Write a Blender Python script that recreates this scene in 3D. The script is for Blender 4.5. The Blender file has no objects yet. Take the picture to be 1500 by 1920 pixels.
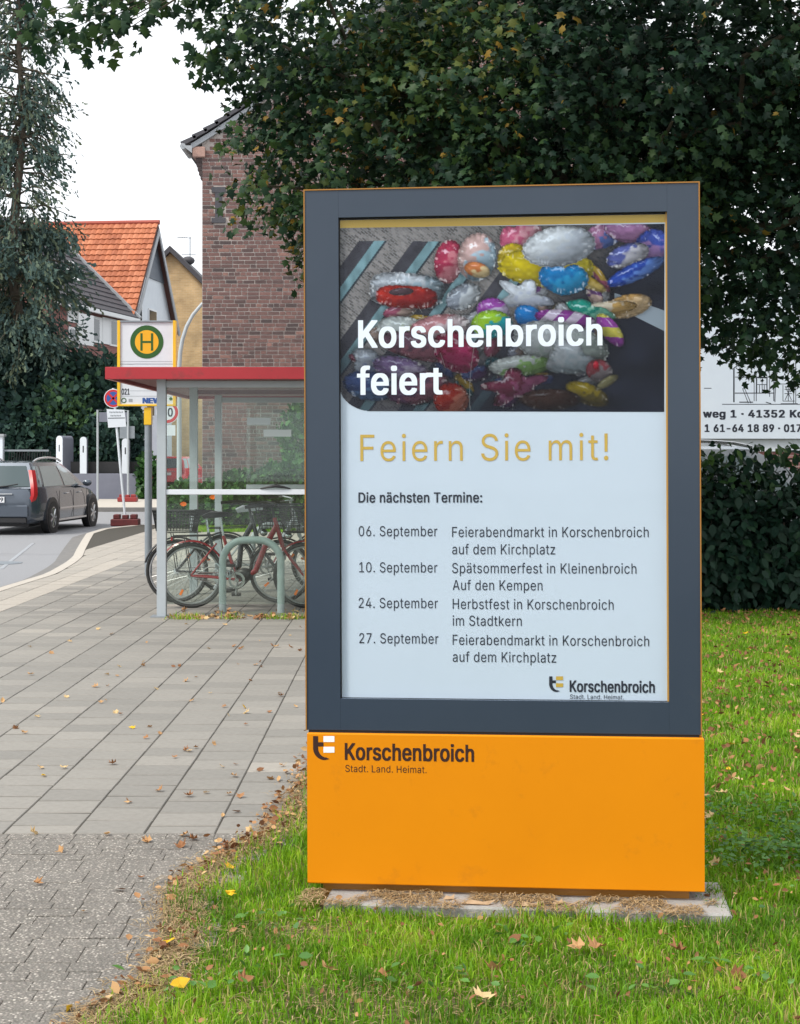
import bpy, math, random, os
import numpy as np
from mathutils import Vector, Matrix
random.seed(7); RNG = np.random.default_rng(11)
sc = bpy.context.scene
COL = sc.collection
R = math.radians

# ------------------------------------------------------------------ camera, sky, sun, exposure
FPX, HZ, CX, H = 2900.0, 846.0, 750.0, 1.6
cam = bpy.data.cameras.new('camera'); cam_o = bpy.data.objects.new('camera', cam); COL.objects.link(cam_o)
cam_o.location = (0, 0, H); cam_o.rotation_euler = (R(90), 0, 0)
cam.sensor_fit = 'HORIZONTAL'; cam.sensor_width = 36; cam.lens = 36*FPX/1500
cam.shift_y = -(960-HZ)/1500; cam.clip_start = .05; cam.clip_end = 2000
sc.camera = cam_o
SUN_EL, SUN_AZ = 50, 236      # azimuth from +Y clockwise: behind the camera, to its left
w = bpy.data.worlds.new('World'); sc.world = w; w.use_nodes = True
nt = w.node_tree; nt.nodes.clear()
sky = nt.nodes.new('ShaderNodeTexSky'); sky.sky_type = 'NISHITA'; sky.sun_disc = False
sky.sun_elevation = R(SUN_EL); sky.sun_rotation = R(SUN_AZ); sky.dust_density = 4; sky.air_density = 1.0
hs = nt.nodes.new('ShaderNodeHueSaturation'); hs.inputs['Saturation'].default_value = .10; hs.inputs['Value'].default_value = 1
mxs = nt.nodes.new('ShaderNodeMix'); mxs.data_type = 'RGBA'; mxs.inputs[0].default_value = .72
mxs.inputs[7].default_value = (9.2, 9.5, 9.9, 1)      # the even veil of high cloud
bg = nt.nodes.new('ShaderNodeBackground'); bg.inputs['Strength'].default_value = .125
wo = nt.nodes.new('ShaderNodeOutputWorld')
nt.links.new(sky.outputs[0], hs.inputs['Color']); nt.links.new(hs.outputs[0], mxs.inputs[6])
nt.links.new(mxs.outputs[2], bg.inputs['Color']); nt.links.new(bg.outputs[0], wo.inputs[0])
sl = bpy.data.lights.new('sun', 'SUN'); sl.energy = 2.2; sl.angle = R(12); sl.color = (1, .94, .84)
so = bpy.data.objects.new('sun', sl); COL.objects.link(so)
sd = Vector((math.sin(R(SUN_AZ))*math.cos(R(SUN_EL)), math.cos(R(SUN_AZ))*math.cos(R(SUN_EL)), math.sin(R(SUN_EL))))
so.rotation_euler = sd.to_track_quat('Z', 'Y').to_euler(); so.location = (0, 0, 30)
sc.view_settings.view_transform = 'Standard'; sc.view_settings.look = 'None'
sc.view_settings.exposure = 0.45; sc.view_settings.gamma = 1; sc.view_settings.use_curve_mapping = False
sc.render.engine = 'CYCLES'; sc.render.resolution_x = 800; sc.render.resolution_y = 1024
sc.cycles.max_bounces = 8; sc.cycles.transparent_max_bounces = 24

# ------------------------------------------------------------------ helpers
def at(px, py, Y):      # the point at distance Y seen at photo pixel (px, py)
    return Vector(((px-CX)*Y/FPX, Y, H-(py-HZ)*Y/FPX))
def gy(py, z=0.0): return (H-z)*FPX/(py-HZ)
def gp(px, py, z=0.0):
    Y = gy(py, z); return Vector(((px-CX)*Y/FPX, Y, z))

def tag(o, label=None, cat=None, group=None, kind=None):
    if label: o['label'] = label
    if cat: o['category'] = cat
    if group: o['group'] = group
    if kind: o['kind'] = kind
    return o
def empty(name, loc=(0, 0, 0), rz=0.0, label=None, cat=None, group=None):
    o = bpy.data.objects.new(name, None); COL.objects.link(o); o.location = loc; o.rotation_euler = (0, 0, rz)
    o.empty_display_size = .1
    return tag(o, label, cat, group)
def link(name, me, parent=None):
    o = bpy.data.objects.new(name, me); COL.objects.link(o)
    if parent: o.parent = parent
    return o
def copy_tree(o, parent=None):
    kids = list(o.children); c = o.copy(); COL.objects.link(c)
    if parent: c.parent = parent
    for k in kids: copy_tree(k, c)
    return c

class MB:
    def __init__(s): s.v = []; s.f = []; s.m = []; s.t = []
    def add(s, vs, fs, m=0, t=.5):
        b = len(s.v); s.v.extend([tuple(p) for p in vs])
        for f in fs: s.f.append([b+i for i in f]); s.m.append(m); s.t.append(t)
        return s
    def box(s, x0, y0, z0, x1, y1, z1, m=0, t=.5, M=None, bev=0):
        if bev:
            b = bev
            vs = []
            for z, i in ((z0, b), (z0+b, 0), (z1-b, 0), (z1, b)):
                vs += [(x0+i, y0+i, z), (x1-i, y0+i, z), (x1-i, y1-i, z), (x0+i, y1-i, z)]
            fs = [(3, 2, 1, 0), (12, 13, 14, 15)]
            for k in range(3):
                for j in range(4):
                    a = k*4+j; c = k*4+(j+1) % 4; fs.append((a, c, c+4, a+4))
        else:
            vs = [(x0, y0, z0), (x1, y0, z0), (x1, y1, z0), (x0, y1, z0), (x0, y0, z1), (x1, y0, z1), (x1, y1, z1), (x0, y1, z1)]
            fs = [(3, 2, 1, 0), (4, 5, 6, 7), (0, 1, 5, 4), (1, 2, 6, 5), (2, 3, 7, 6), (3, 0, 4, 7)]
        if M is not None: vs = [M @ Vector(v) for v in vs]
        return s.add(vs, fs, m, t)
    def tube(s, pts, r, n=8, m=0, caps=True, closed=False, t=.5):
        pts = [Vector(p) for p in pts]; N = len(pts)
        rs = r if isinstance(r, (list, tuple)) else [r]*N
        vs = []; up = None
        for i, p in enumerate(pts):
            if closed: d = pts[(i+1) % N]-pts[i-1]
            else: d = pts[min(i+1, N-1)]-pts[max(i-1, 0)]
            d.normalize()
            if up is None: up = Vector((0, 0, 1)) if abs(d.z) < .9 else Vector((1, 0, 0))
            a = up-d*up.dot(d)
            if a.length < 1e-4: a = d.orthogonal()
            a.normalize(); b = d.cross(a); up = a
            for k in range(n):
                q = 2*math.pi*k/n; vs.append(p+(a*math.cos(q)+b*math.sin(q))*rs[i])
        fs = []
        for i in range(N if closed else N-1):
            j = (i+1) % N
            for k in range(n): fs.append((i*n+k, i*n+(k+1) % n, j*n+(k+1) % n, j*n+k))
        if caps and not closed: fs += [tuple(range(n-1, -1, -1)), tuple((N-1)*n+k for k in range(n))]
        return s.add(vs, fs, m, t)
    def disc(s, c, ax, r, th, n=24, m=0, r2=None, t=.5):   # a solid disc or ring round c, axis ax
        c = Vector(c); ax = Vector(ax).normalized(); a = ax.orthogonal().normalized(); b = ax.cross(a)
        vs = []
        rr = [r2, r] if r2 else [r]
        for h in (-th/2, th/2):
            for q in rr:
                for k in range(n):
                    g = 2*math.pi*k/n; vs.append(c+ax*h+(a*math.cos(g)+b*math.sin(g))*q)
        fs = []
        if r2:
            for k in range(n):
                l = (k+1) % n
                fs += [(k, l, n+l, n+k), (2*n+k, 3*n+k, 3*n+l, 2*n+l), (n+k, n+l, 3*n+l, 3*n+k), (k, 2*n+k, 2*n+l, l)]
        else:
            fs = [tuple(range(n-1, -1, -1)), tuple(range(n, 2*n))]+[(k, (k+1) % n, n+(k+1) % n, n+k) for k in range(n)]
        return s.add(vs, fs, m, t)
    def prism(s, poly, vec, m=0, t=.5):    # poly: 3D points, extruded by vec
        n = len(poly); v = Vector(vec); vs = [Vector(p) for p in poly]+[Vector(p)+v for p in poly]
        return s.add(vs, [tuple(range(n)), tuple(range(2*n-1, n-1, -1))]+[(i, i+n, (i+1) % n+n, (i+1) % n) for i in range(n)], m, t)
    def sphere(s, c, r, nu=10, nv=7, m=0, sc=(1, 1, 1), t=.5):
        vs = []; fs = []
        for i in range(nv+1):
            th = math.pi*i/nv
            for k in range(nu):
                g = 2*math.pi*k/nu
                vs.append((c[0]+r*sc[0]*math.sin(th)*math.cos(g), c[1]+r*sc[1]*math.sin(th)*math.sin(g), c[2]+r*sc[2]*math.cos(th)))
        for i in range(nv):
            for k in range(nu): fs.append((i*nu+k, (i+1)*nu+k, (i+1)*nu+(k+1) % nu, i*nu+(k+1) % nu))
        return s.add(vs, fs, m, t)
    def mesh(s, name, mats, smooth=False):
        me = bpy.data.meshes.new(name); me.from_pydata(s.v, [], s.f)
        for m in (mats if isinstance(mats, (list, tuple)) else [mats]): me.materials.append(m)
        me.polygons.foreach_set('material_index', s.m)
        if any(abs(q-.5) > 1e-6 for q in s.t):
            a = me.attributes.new('tint', 'FLOAT', 'FACE'); a.data.foreach_set('value', s.t)
        if smooth:
            me.polygons.foreach_set('use_smooth', [True]*len(s.f))
            me.set_sharp_from_angle(angle=R(38))
        me.update(); return me
    def build(s, name, mats, parent=None, smooth=False, kind=None):
        o = link(name, s.mesh(name, mats, smooth), parent)
        if kind: o['kind'] = kind
        return o

def npmesh(name, V, F, mat, tint=None, parent=None, kind=None):     # big triangle/quad mesh from numpy
    me = bpy.data.meshes.new(name); nf, k = F.shape
    me.vertices.add(len(V)); me.vertices.foreach_set('co', np.asarray(V, np.float32).ravel())
    me.loops.add(nf*k); me.loops.foreach_set('vertex_index', F.astype(np.int32).ravel())
    me.polygons.add(nf); me.polygons.foreach_set('loop_start', np.arange(0, nf*k, k, dtype=np.int32))
    me.materials.append(mat)
    if tint is not None:
        a = me.attributes.new('tint', 'FLOAT', 'FACE'); a.data.foreach_set('value', np.asarray(tint, np.float32))
    me.update(calc_edges=True)
    o = link(name, me, parent)
    if kind: o['kind'] = kind
    return o

def mat(name, c1, c2=None, rough=.6, scale=20, bump=0, bscale=None, spec=.5, metal=0, detail=4, contrast=1.0,
        tints=None, coat=0, stretch=None, wear=None):
    m = bpy.data.materials.new(name); m.use_nodes = True; n = m.node_tree.nodes; L = m.node_tree.links
    p = n['Principled BSDF']; p.inputs['Roughness'].default_value = rough; p.inputs['Metallic'].default_value = metal
    p.inputs['Specular IOR Level'].default_value = spec
    if coat: p.inputs['Coat Weight'].default_value = coat; p.inputs['Coat Roughness'].default_value = .05
    tc = n.new('ShaderNodeTexCoord'); src = tc.outputs['Object']
    if stretch:
        mp = n.new('ShaderNodeMapping'); mp.inputs['Scale'].default_value = stretch; L.new(src, mp.inputs[0]); src = mp.outputs[0]
    out = None
    if tints:
        at_ = n.new('ShaderNodeAttribute'); at_.attribute_name = 'tint'; rp = n.new('ShaderNodeValToRGB')
        e = rp.color_ramp.elements; e[0].position = tints[0][0]; e[0].color = (*tints[0][1], 1)
        e[1].position = tints[-1][0]; e[1].color = (*tints[-1][1], 1)
        for q, c in tints[1:-1]: el = e.new(q); el.color = (*c, 1)
        L.new(at_.outputs['Fac'], rp.inputs[0]); out = rp.outputs[0]
    if c2 is not None:
        no = n.new('ShaderNodeTexNoise'); no.inputs['Scale'].default_value = scale; no.inputs['Detail'].default_value = detail
        no.inputs['Roughness'].default_value = .65; L.new(src, no.inputs['Vector'])
        mr = n.new('ShaderNodeMapRange'); mr.inputs[1].default_value = .5-.22/contrast; mr.inputs[2].default_value = .5+.22/contrast
        L.new(no.outputs[0], mr.inputs[0])
        mx = n.new('ShaderNodeMix'); mx.data_type = 'RGBA'; L.new(mr.outputs[0], mx.inputs[0])
        if out is not None:
            mx.blend_type = 'MULTIPLY'; mr.inputs[3].default_value = 0; L.new(out, mx.inputs[6]); mx.inputs[7].default_value = (*c2, 1)
        else: mx.inputs[6].default_value = (*c1, 1); mx.inputs[7].default_value = (*c2, 1)
        out = mx.outputs[2]
    if wear:       # (colour, scale, threshold): blotches of dirt
        no = n.new('ShaderNodeTexNoise'); no.inputs['Scale'].default_value = wear[1]; no.inputs['Detail'].default_value = 8
        no.inputs['Roughness'].default_value = .7
        L.new(src, no.inputs['Vector']); mr = n.new('ShaderNodeMapRange'); mr.inputs[1].default_value = wear[2]; mr.inputs[2].default_value = wear[2]+.16
        L.new(no.outputs[0], mr.inputs[0]); mx = n.new('ShaderNodeMix'); mx.data_type = 'RGBA'; L.new(mr.outputs[0], mx.inputs[0])
        if out is not None: L.new(out, mx.inputs[6])
        else: mx.inputs[6].default_value = (*c1, 1)
        mx.inputs[7].default_value = (*wear[0], 1); out = mx.outputs[2]
    if out is not None: L.new(out, p.inputs['Base Color'])
    else: p.inputs['Base Color'].default_value = (*c1, 1)
    if bump:
        no = n.new('ShaderNodeTexNoise'); no.inputs['Scale'].default_value = bscale or scale*2; no.inputs['Detail'].default_value = 6
        L.new(src, no.inputs['Vector']); b = n.new('ShaderNodeBump'); b.inputs['Strength'].default_value = bump; b.inputs['Distance'].default_value = .02
        L.new(no.outputs[0], b.inputs['Height']); L.new(b.outputs[0], p.inputs['Normal'])
    return m

def leafmat(name, tints, rough=.45, trans=.25, spec=.5):
    m = mat(name, (0, 0, 0), None, rough=rough, tints=tints, spec=spec); n = m.node_tree.nodes; L = m.node_tree.links
    p = n['Principled BSDF']; t = n.new('ShaderNodeBsdfTranslucent'); mx = n.new('ShaderNodeMixShader'); mx.inputs[0].default_value = trans
    src = p.inputs['Base Color'].links[0].from_socket; L.new(src, t.inputs[0])
    L.new(p.outputs[0], mx.inputs[1]); L.new(t.outputs[0], mx.inputs[2]); L.new(mx.outputs[0], n['Material Output'].inputs[0])
    return m
def glassmat(name, tint=(.93, .97, .95), refl=.10, rough=.02, dirt=None, fm=.22):
    m = bpy.data.materials.new(name); m.use_nodes = True; n = m.node_tree.nodes; L = m.node_tree.links; n.clear()
    o = n.new('ShaderNodeOutputMaterial'); t = n.new('ShaderNodeBsdfTransparent'); t.inputs[0].default_value = (*tint, 1)
    g = n.new('ShaderNodeBsdfGlossy'); g.inputs['Roughness'].default_value = rough
    lw = n.new('ShaderNodeLayerWeight'); lw.inputs[0].default_value = .35
    ma = n.new('ShaderNodeMath'); ma.operation = 'MULTIPLY_ADD'; ma.inputs[1].default_value = .6; ma.inputs[2].default_value = refl
    L.new(lw.outputs['Fresnel'], ma.inputs[0]); ma.use_clamp = True
    ma.inputs[1].default_value = fm
    mx = n.new('ShaderNodeMixShader'); L.new(ma.outputs[0], mx.inputs[0]); L.new(t.outputs[0], mx.inputs[1]); L.new(g.outputs[0], mx.inputs[2])
    out = mx.outputs[0]
    if dirt:
        d = n.new('ShaderNodeBsdfDiffuse'); d.inputs[0].default_value = (.6, .62, .6, 1)
        no = n.new('ShaderNodeTexNoise'); no.inputs['Scale'].default_value = 3; no.inputs['Detail'].default_value = 8
        tc = n.new('ShaderNodeTexCoord'); L.new(tc.outputs['Object'], no.inputs['Vector'])
        mr = n.new('ShaderNodeMapRange'); mr.inputs[1].default_value = .35; mr.inputs[2].default_value = .75; mr.inputs[4].default_value = dirt
        L.new(no.outputs[0], mr.inputs[0]); m2 = n.new('ShaderNodeMixShader'); L.new(mr.outputs[0], m2.inputs[0]); L.new(out, m2.inputs[1]); L.new(d.outputs[0], m2.inputs[2]); out = m2.outputs[0]
    L.new(out, o.inputs[0]); return m

# materials
M = {}
M['orange'] = mat('orange_paint', (.70, .240, .001), (.665, .225, .001), rough=.5, spec=.18, scale=2.2, wear=((.56, .19, .006), 5.5, .58), bump=.03, bscale=180)
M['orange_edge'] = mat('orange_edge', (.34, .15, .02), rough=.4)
M['slate'] = mat('slate_blue_panel', (.029, .045, .070), (.036, .053, .080), rough=.2, scale=1.5, wear=((.05, .062, .08), 2.4, .62), spec=.45)
M['slate_side'] = mat('housing_side', (.05, .06, .07), rough=.4)
M['seam'] = mat('dark_seam', (.01, .01, .012), rough=.7)
M['poster'] = mat('poster_paper', (.57, .64, .71), (.54, .61, .68), rough=.5, spec=.3, scale=1.6)
M['gold'] = mat('gold_print', (.56, .36, .05), rough=.5)
M['goldtrim'] = mat('gold_trim', (.55, .30, .05), rough=.35)
M['white_print'] = mat('white_print', (.84, .87, .92), rough=.5)
M['black_print'] = mat('black_print', (.012, .016, .03), rough=.5)
M['brown_print'] = mat('brown_print', (.030, .006, .003), rough=.5)
M['asphalt'] = mat('asphalt', (.23, .235, .25), (.28, .285, .30), rough=.85, scale=60, bump=.3, bscale=300, wear=((.19, .19, .20), .35, .56))
M['soil'] = mat('soil', (.07, .08, .02), (.12, .09, .04), rough=.95, scale=9, bump=.4, bscale=60)
M['joint'] = mat('joint_dirt', (.035, .033, .028), (.07, .062, .048), rough=.95, scale=30)
M['slab'] = mat('concrete_slab', (.2, .2, .2), (.78, .78, .78), rough=.72, scale=26, detail=8, bump=.10, bscale=220, spec=.42,
                tints=[(0, (.215, .206, .188)), (.5, (.290, .274, .247)), (1, (.46, .42, .365))], wear=((.20, .19, .17), 2.0, .60))
M['kerb'] = mat('kerb_concrete', (.50, .46, .40), (.42, .39, .35), rough=.85, scale=10, bump=.2)
M['kerbdark'] = mat('gutter_stone', (.14, .14, .14), (.20, .19, .18), rough=.85, scale=10, bump=.2)
M['steel'] = mat('grey_painted_steel', (.42, .46, .49), (.37, .41, .44), rough=.38, scale=5, wear=((.27, .26, .23), 9, .66))
M['steel_dark'] = mat('galvanised_steel', (.25, .28, .31), (.20, .23, .26), rough=.45, scale=8, metal=.2)
M['hoop'] = mat('hoop_paint', (.40, .45, .46), (.35, .395, .40), rough=.4, scale=12, wear=((.16, .17, .16), 25, .62))
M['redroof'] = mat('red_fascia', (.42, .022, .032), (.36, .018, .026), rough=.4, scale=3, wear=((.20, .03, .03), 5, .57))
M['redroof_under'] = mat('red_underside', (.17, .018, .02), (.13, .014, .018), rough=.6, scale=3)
M['yellow'] = mat('yellow_enamel', (.85, .52, .01), (.78, .46, .01), rough=.35, scale=6)
M['signwhite'] = mat('sign_white', (.70, .73, .78), (.62, .66, .71), rough=.4, scale=4)
M['green_print'] = mat('green_print', (.015, .09, .008), rough=.5)
M['hgold'] = mat('sign_yellow', (.80, .40, .005), rough=.5)
M['blue_print'] = mat('blue_print', (.02, .08, .30), rough=.5)
M['red_print'] = mat('red_print', (.50, .015, .02), rough=.45)
M['grey_print'] = mat('grey_print', (.25, .27, .3), rough=.6)
M['rubber'] = mat('rubber', (.018, .018, .018), (.03, .03, .03), rough=.7, scale=40)
M['chrome'] = mat('bright_metal', (.55, .56, .57), rough=.25, metal=.9)
M['black'] = mat('black_plastic', (.014, .014, .016), rough=.45)
M['bikered'] = mat('bicycle_red', (.27, .008, .014), rough=.22, coat=.5)
M['bikedark'] = mat('bicycle_black', (.02, .02, .024), rough=.25, coat=.5)
M['bikesilver'] = mat('bicycle_silver', (.45, .46, .47), rough=.3, metal=.5)
M['basket'] = mat('basket_wire', (.018, .02, .02), rough=.5)
M['rimmetal'] = mat('rim_metal', (.30, .30, .31), rough=.35, metal=.6)
M['orangeref'] = mat('orange_reflector', (.85, .18, .01), rough=.25)
M['brickred'] = mat('base_block_red', (.13, .014, .016), (.07, .014, .014), rough=.7, scale=12)
M['concrete'] = mat('foundation_concrete', (.36, .35, .34), (.27, .265, .25), rough=.85, scale=14, bump=.35, bscale=70, wear=((.14, .11, .07), 6, .58))
M['mortar'] = mat('mortar', (.46, .41, .38), (.34, .30, .28), rough=.95, scale=14)
M['brick'] = mat('old_brick', (.2, .1, .1), (.62, .62, .62), rough=.9, scale=8, bump=.3, bscale=60,
                 tints=[(0, (.085, .062, .062)), (.25, (.165, .095, .088)), (.6, (.225, .122, .108)), (1, (.32, .175, .145))])
M['rooftile_dark'] = mat('dark_roof', (.045, .045, .055), (.07, .068, .078), rough=.7, scale=5)
M['zinc'] = mat('zinc_trim', (.35, .37, .40), (.28, .30, .32), rough=.5, scale=5)
M['rooftile'] = mat('orange_roof_tile', (.4, .1, .04), (.78, .78, .78), rough=.7, scale=3,
                    tints=[(0, (.36, .105, .045)), (.5, (.47, .150, .065)), (1, (.55, .20, .10))])
M['whitewall'] = mat('white_render', (.66, .71, .76), (.58, .63, .69), rough=.8, scale=2)
M['redbrick'] = mat('far_red_brick', (.26, .10, .085), (.19, .075, .068), rough=.9, scale=6)
M['ochre'] = mat('ochre_brick', (.4, .25, .1), (.75, .75, .75), rough=.9, scale=2.5,
                 tints=[(0, (.42, .25, .11)), (.5, (.52, .33, .15)), (1, (.60, .41, .21))])
M['slate_tile'] = mat('slate_cladding', (.10, .12, .15), (.14, .16, .19), rough=.6, scale=3)
M['winglass'] = mat('window_glass', (.03, .045, .055), rough=.06, spec=.8)
M['winwhite'] = mat('window_frame_white', (.72, .74, .76), rough=.5)
M['lowwall'] = mat('grey_rendered_wall', (.16, .17, .215), (.19, .20, .25), rough=.9, scale=2.5)
M['postwhite'] = mat('white_post_render', (.68, .73, .80), (.60, .65, .72), rough=.7, scale=3)
M['carblue'] = mat('car_paint_bluegrey', (.070, .088, .115), rough=.2, metal=.4, coat=.9)
M['carred'] = mat('car_paint_red', (.66, .012, .02), rough=.2, coat=.8)
M['carsilver'] = mat('car_paint_silver', (.55, .58, .62), rough=.2, metal=.4, coat=.8)
M['carglass'] = mat('car_window', (.26, .32, .33), rough=.05, metal=.15, spec=1)  # pale base colour stands in for sky mirrored in the glass
M['reargl'] = mat('rear_window_glass', (.03, .055, .06), rough=.06, spec=.7)
M['taillight'] = mat('tail_light_red', (.42, .008, .012), rough=.35)
M['lampglass'] = mat('head_light_clear', (.6, .62, .65), rough=.08, coat=.8)
M['plate'] = mat('number_plate', (.70, .72, .74), rough=.4)
M['bark'] = mat('bark', (.060, .048, .036), (.10, .082, .062), rough=.95, scale=6, bump=.8, bscale=18, stretch=(1, 1, .25))
M['twig'] = mat('twig_bark', (.10, .085, .06), (.07, .06, .04), rough=.9, scale=12)
M['banner'] = mat('banner_sheet', (.62, .69, .77), (.58, .65, .74), rough=.5, scale=2)
M['pinkbrick'] = mat('pink_brick_base', (.30, .15, .15), (.24, .12, .12), rough=.9, scale=8)
M['shelterglass'] = glassmat('shelter_glass', (.90, .955, .925), .03, .01, dirt=.035)
M['posterglass'] = glassmat('poster_glass', (.97, .985, 1.0), .006, .03, fm=.06)
M['maple'] = leafmat('broad_leaf', [(0, (.009, .026, .018)), (.45, (.020, .052, .024)), (.80, (.045, .088, .020)), (.93, (.12, .12, .022)), (1, (.34, .18, .03))], rough=.5, trans=.28, spec=.2)
M['laurel'] = leafmat('hedge_leaf', [(0, (.006, .020, .015)), (.6, (.014, .042, .024)), (.85, (.045, .105, .022)), (1, (.12, .20, .03))], rough=.5, trans=.12, spec=.2)
M['needle'] = leafmat('conifer_spray', [(0, (.045, .082, .080)), (.6, (.075, .120, .100)), (1, (.13, .155, .09))], rough=.7, trans=.12, spec=.2)
M['shrub'] = leafmat('shrub_leaf', [(0, (.024, .050, .050)), (.6, (.045, .095, .066)), (1, (.10, .19, .07))], rough=.6, trans=.15, spec=.2)  # lighter, bluer tints stand in for distance haze
M['bush'] = leafmat('garden_leaf', [(0, (.02, .06, .02)), (.6, (.05, .14, .03)), (1, (.11, .22, .05))], rough=.5, trans=.2, spec=.3)
M['grass'] = leafmat('grass_blade', [(0, (.075, .19, .010)), (.5, (.18, .38, .012)), (.82, (.36, .55, .03)), (.90, (.46, .40, .13)), (1, (.55, .42, .22))], rough=.5, trans=.35, spec=.3)
M['clover'] = leafmat('clover_leaf', [(0, (.045, .13, .025)), (1, (.12, .28, .05))], rough=.5, trans=.25)
M['dry'] = leafmat('fallen_leaf', [(0, (.14, .06, .03)), (.35, (.32, .15, .065)), (.6, (.50, .30, .14)), (.8, (.62, .46, .24)), (.92, (.55, .33, .03)), (1, (.74, .46, .02))], rough=.7, trans=.12, spec=.25)
M['straw'] = leafmat('dry_grass', [(0, (.20, .13, .06)), (1, (.48, .36, .20))], rough=.8, trans=.1, spec=.2)

def aggmat():
    m = bpy.data.materials.new('exposed_aggregate'); m.use_nodes = True; n = m.node_tree.nodes; L = m.node_tree.links; p = n['Principled BSDF']
    tc = n.new('ShaderNodeTexCoord'); geo = n.new('ShaderNodeNewGeometry')
    v = n.new('ShaderNodeTexVoronoi'); v.inputs['Scale'].default_value = 105; L.new(geo.outputs['Position'], v.inputs['Vector'])
    se = n.new('ShaderNodeSeparateColor'); L.new(v.outputs['Color'], se.inputs[0])
    rp = n.new('ShaderNodeValToRGB'); e = rp.color_ramp.elements; e[0].color = (.13, .12, .112, 1); e[1].color = (.58, .54, .48, 1)
    for q, c in ((.45, (.20, .178, .160, 1)), (.8, (.33, .295, .262, 1))): k = e.new(q); k.color = c
    L.new(se.outputs[0], rp.inputs[0])
    v2 = n.new('ShaderNodeMapRange'); v2.inputs[1].default_value = .25; v2.inputs[2].default_value = .62; L.new(v.outputs['Distance'], v2.inputs[0])
    mx = n.new('ShaderNodeMix'); mx.data_type = 'RGBA'; L.new(v2.outputs[0], mx.inputs[0]); L.new(rp.outputs[0], mx.inputs[6]); mx.inputs[7].default_value = (.16, .15, .132, 1)
    no = n.new('ShaderNodeTexNoise'); no.inputs['Scale'].default_value = 3; L.new(geo.outputs['Position'], no.inputs['Vector'])
    mr = n.new('ShaderNodeMapRange'); mr.inputs[3].default_value = .75; mr.inputs[4].default_value = 1.2; L.new(no.outputs[0], mr.inputs[0])
    vm = n.new('ShaderNodeVectorMath'); vm.operation = 'SCALE'; L.new(mx.outputs[2], vm.inputs[0]); L.new(mr.outputs[0], vm.inputs['Scale'])
    L.new(vm.outputs[0], p.inputs['Base Color']); p.inputs['Roughness'].default_value = .8
    b = n.new('ShaderNodeBump'); b.inputs['Distance'].default_value = .004; b.inputs['Strength'].default_value = .9; b.invert = True
    L.new(v.outputs['Distance'], b.inputs['Height']); L.new(b.outputs[0], p.inputs['Normal']); return m
M['aggregate'] = aggmat()

# lettering: text turned into a flat mesh, fitted to a width and a cap height
FONT = None
try:
    FONT = bpy.data.fonts.load(os.path.join(bpy.utils.system_resource('DATAFILES'), 'fonts', 'Inter.woff2'))
except Exception: FONT = None
DG = None
def text_raw(s, space=1.0):
    """outlines of the text, each contour filled on its own (overlapping strokes stay whole), holes cut out"""
    cu = bpy.data.curves.new('t', 'FONT'); cu.body = s; cu.size = 1; cu.resolution_u = 5; cu.space_character = space; cu.fill_mode = 'NONE'
    if FONT: cu.font = FONT
    o = bpy.data.objects.new('t', cu); COL.objects.link(o); dg = bpy.context.evaluated_depsgraph_get(); dg.update()
    me = bpy.data.meshes.new_from_object(o.evaluated_get(dg)); bpy.data.objects.remove(o); bpy.data.curves.remove(cu)
    co = [(v.co.x, v.co.y) for v in me.vertices]; nb = {}
    for e in me.edges: a, b = e.vertices; nb.setdefault(a, []).append(b); nb.setdefault(b, []).append(a)
    bpy.data.meshes.remove(me)
    seen_, loops = set(), []
    for v in sorted(nb):
        if v in seen_: continue
        lp, cur, prev = [v], v, None; seen_.add(v)
        while True:
            nx = [q for q in nb[cur] if q != prev and q not in seen_]
            if prev is None: nx = [min(nx)] if nx else []
            if not nx: break
            prev, cur = cur, nx[0]; seen_.add(cur); lp.append(cur)
        pts = []
        for q in lp:
            if not pts or math.dist(pts[-1], co[q]) > 1e-4: pts.append(co[q])
        if len(pts) > 2: loops.append(pts)
    # non-zero fill: triangulate every edge, keep the triangles whose centre the outlines wind round
    from mathutils.geometry import delaunay_2d_cdt
    V0, E0 = [], []
    for lp in loops:
        b = len(V0); V0 += [Vector(p) for p in lp]; E0 += [(b+i, b+(i+1) % len(lp)) for i in range(len(lp))]
    ov, oe, of, _, _, _ = delaunay_2d_cdt(V0, E0, [], 0, 1e-5)
    P_ = np.array([(v.x, v.y) for v in ov]); T_ = np.array([tuple(f) for f in of]); C_ = P_[T_].mean(1)
    A_ = np.array([(V0[a].x, V0[a].y) for a, b in E0]); B_ = np.array([(V0[b].x, V0[b].y) for a, b in E0])
    wn = np.zeros(len(C_), int)
    for (xa, ya), (xb, yb) in zip(A_, B_):
        if ya == yb: continue
        k = ((ya <= C_[:, 1]) != (yb <= C_[:, 1])); xi = (xb-xa)*(C_[:, 1]-ya)/(yb-ya)+xa
        wn += np.where(k & (xi > C_[:, 0]), 1 if yb > ya else -1, 0)
    F = [tuple(int(i) for i in t) for t in T_[wn != 0]]
    return [(x, y, 0) for x, y in P_.tolist()], F
CAP = None
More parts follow.
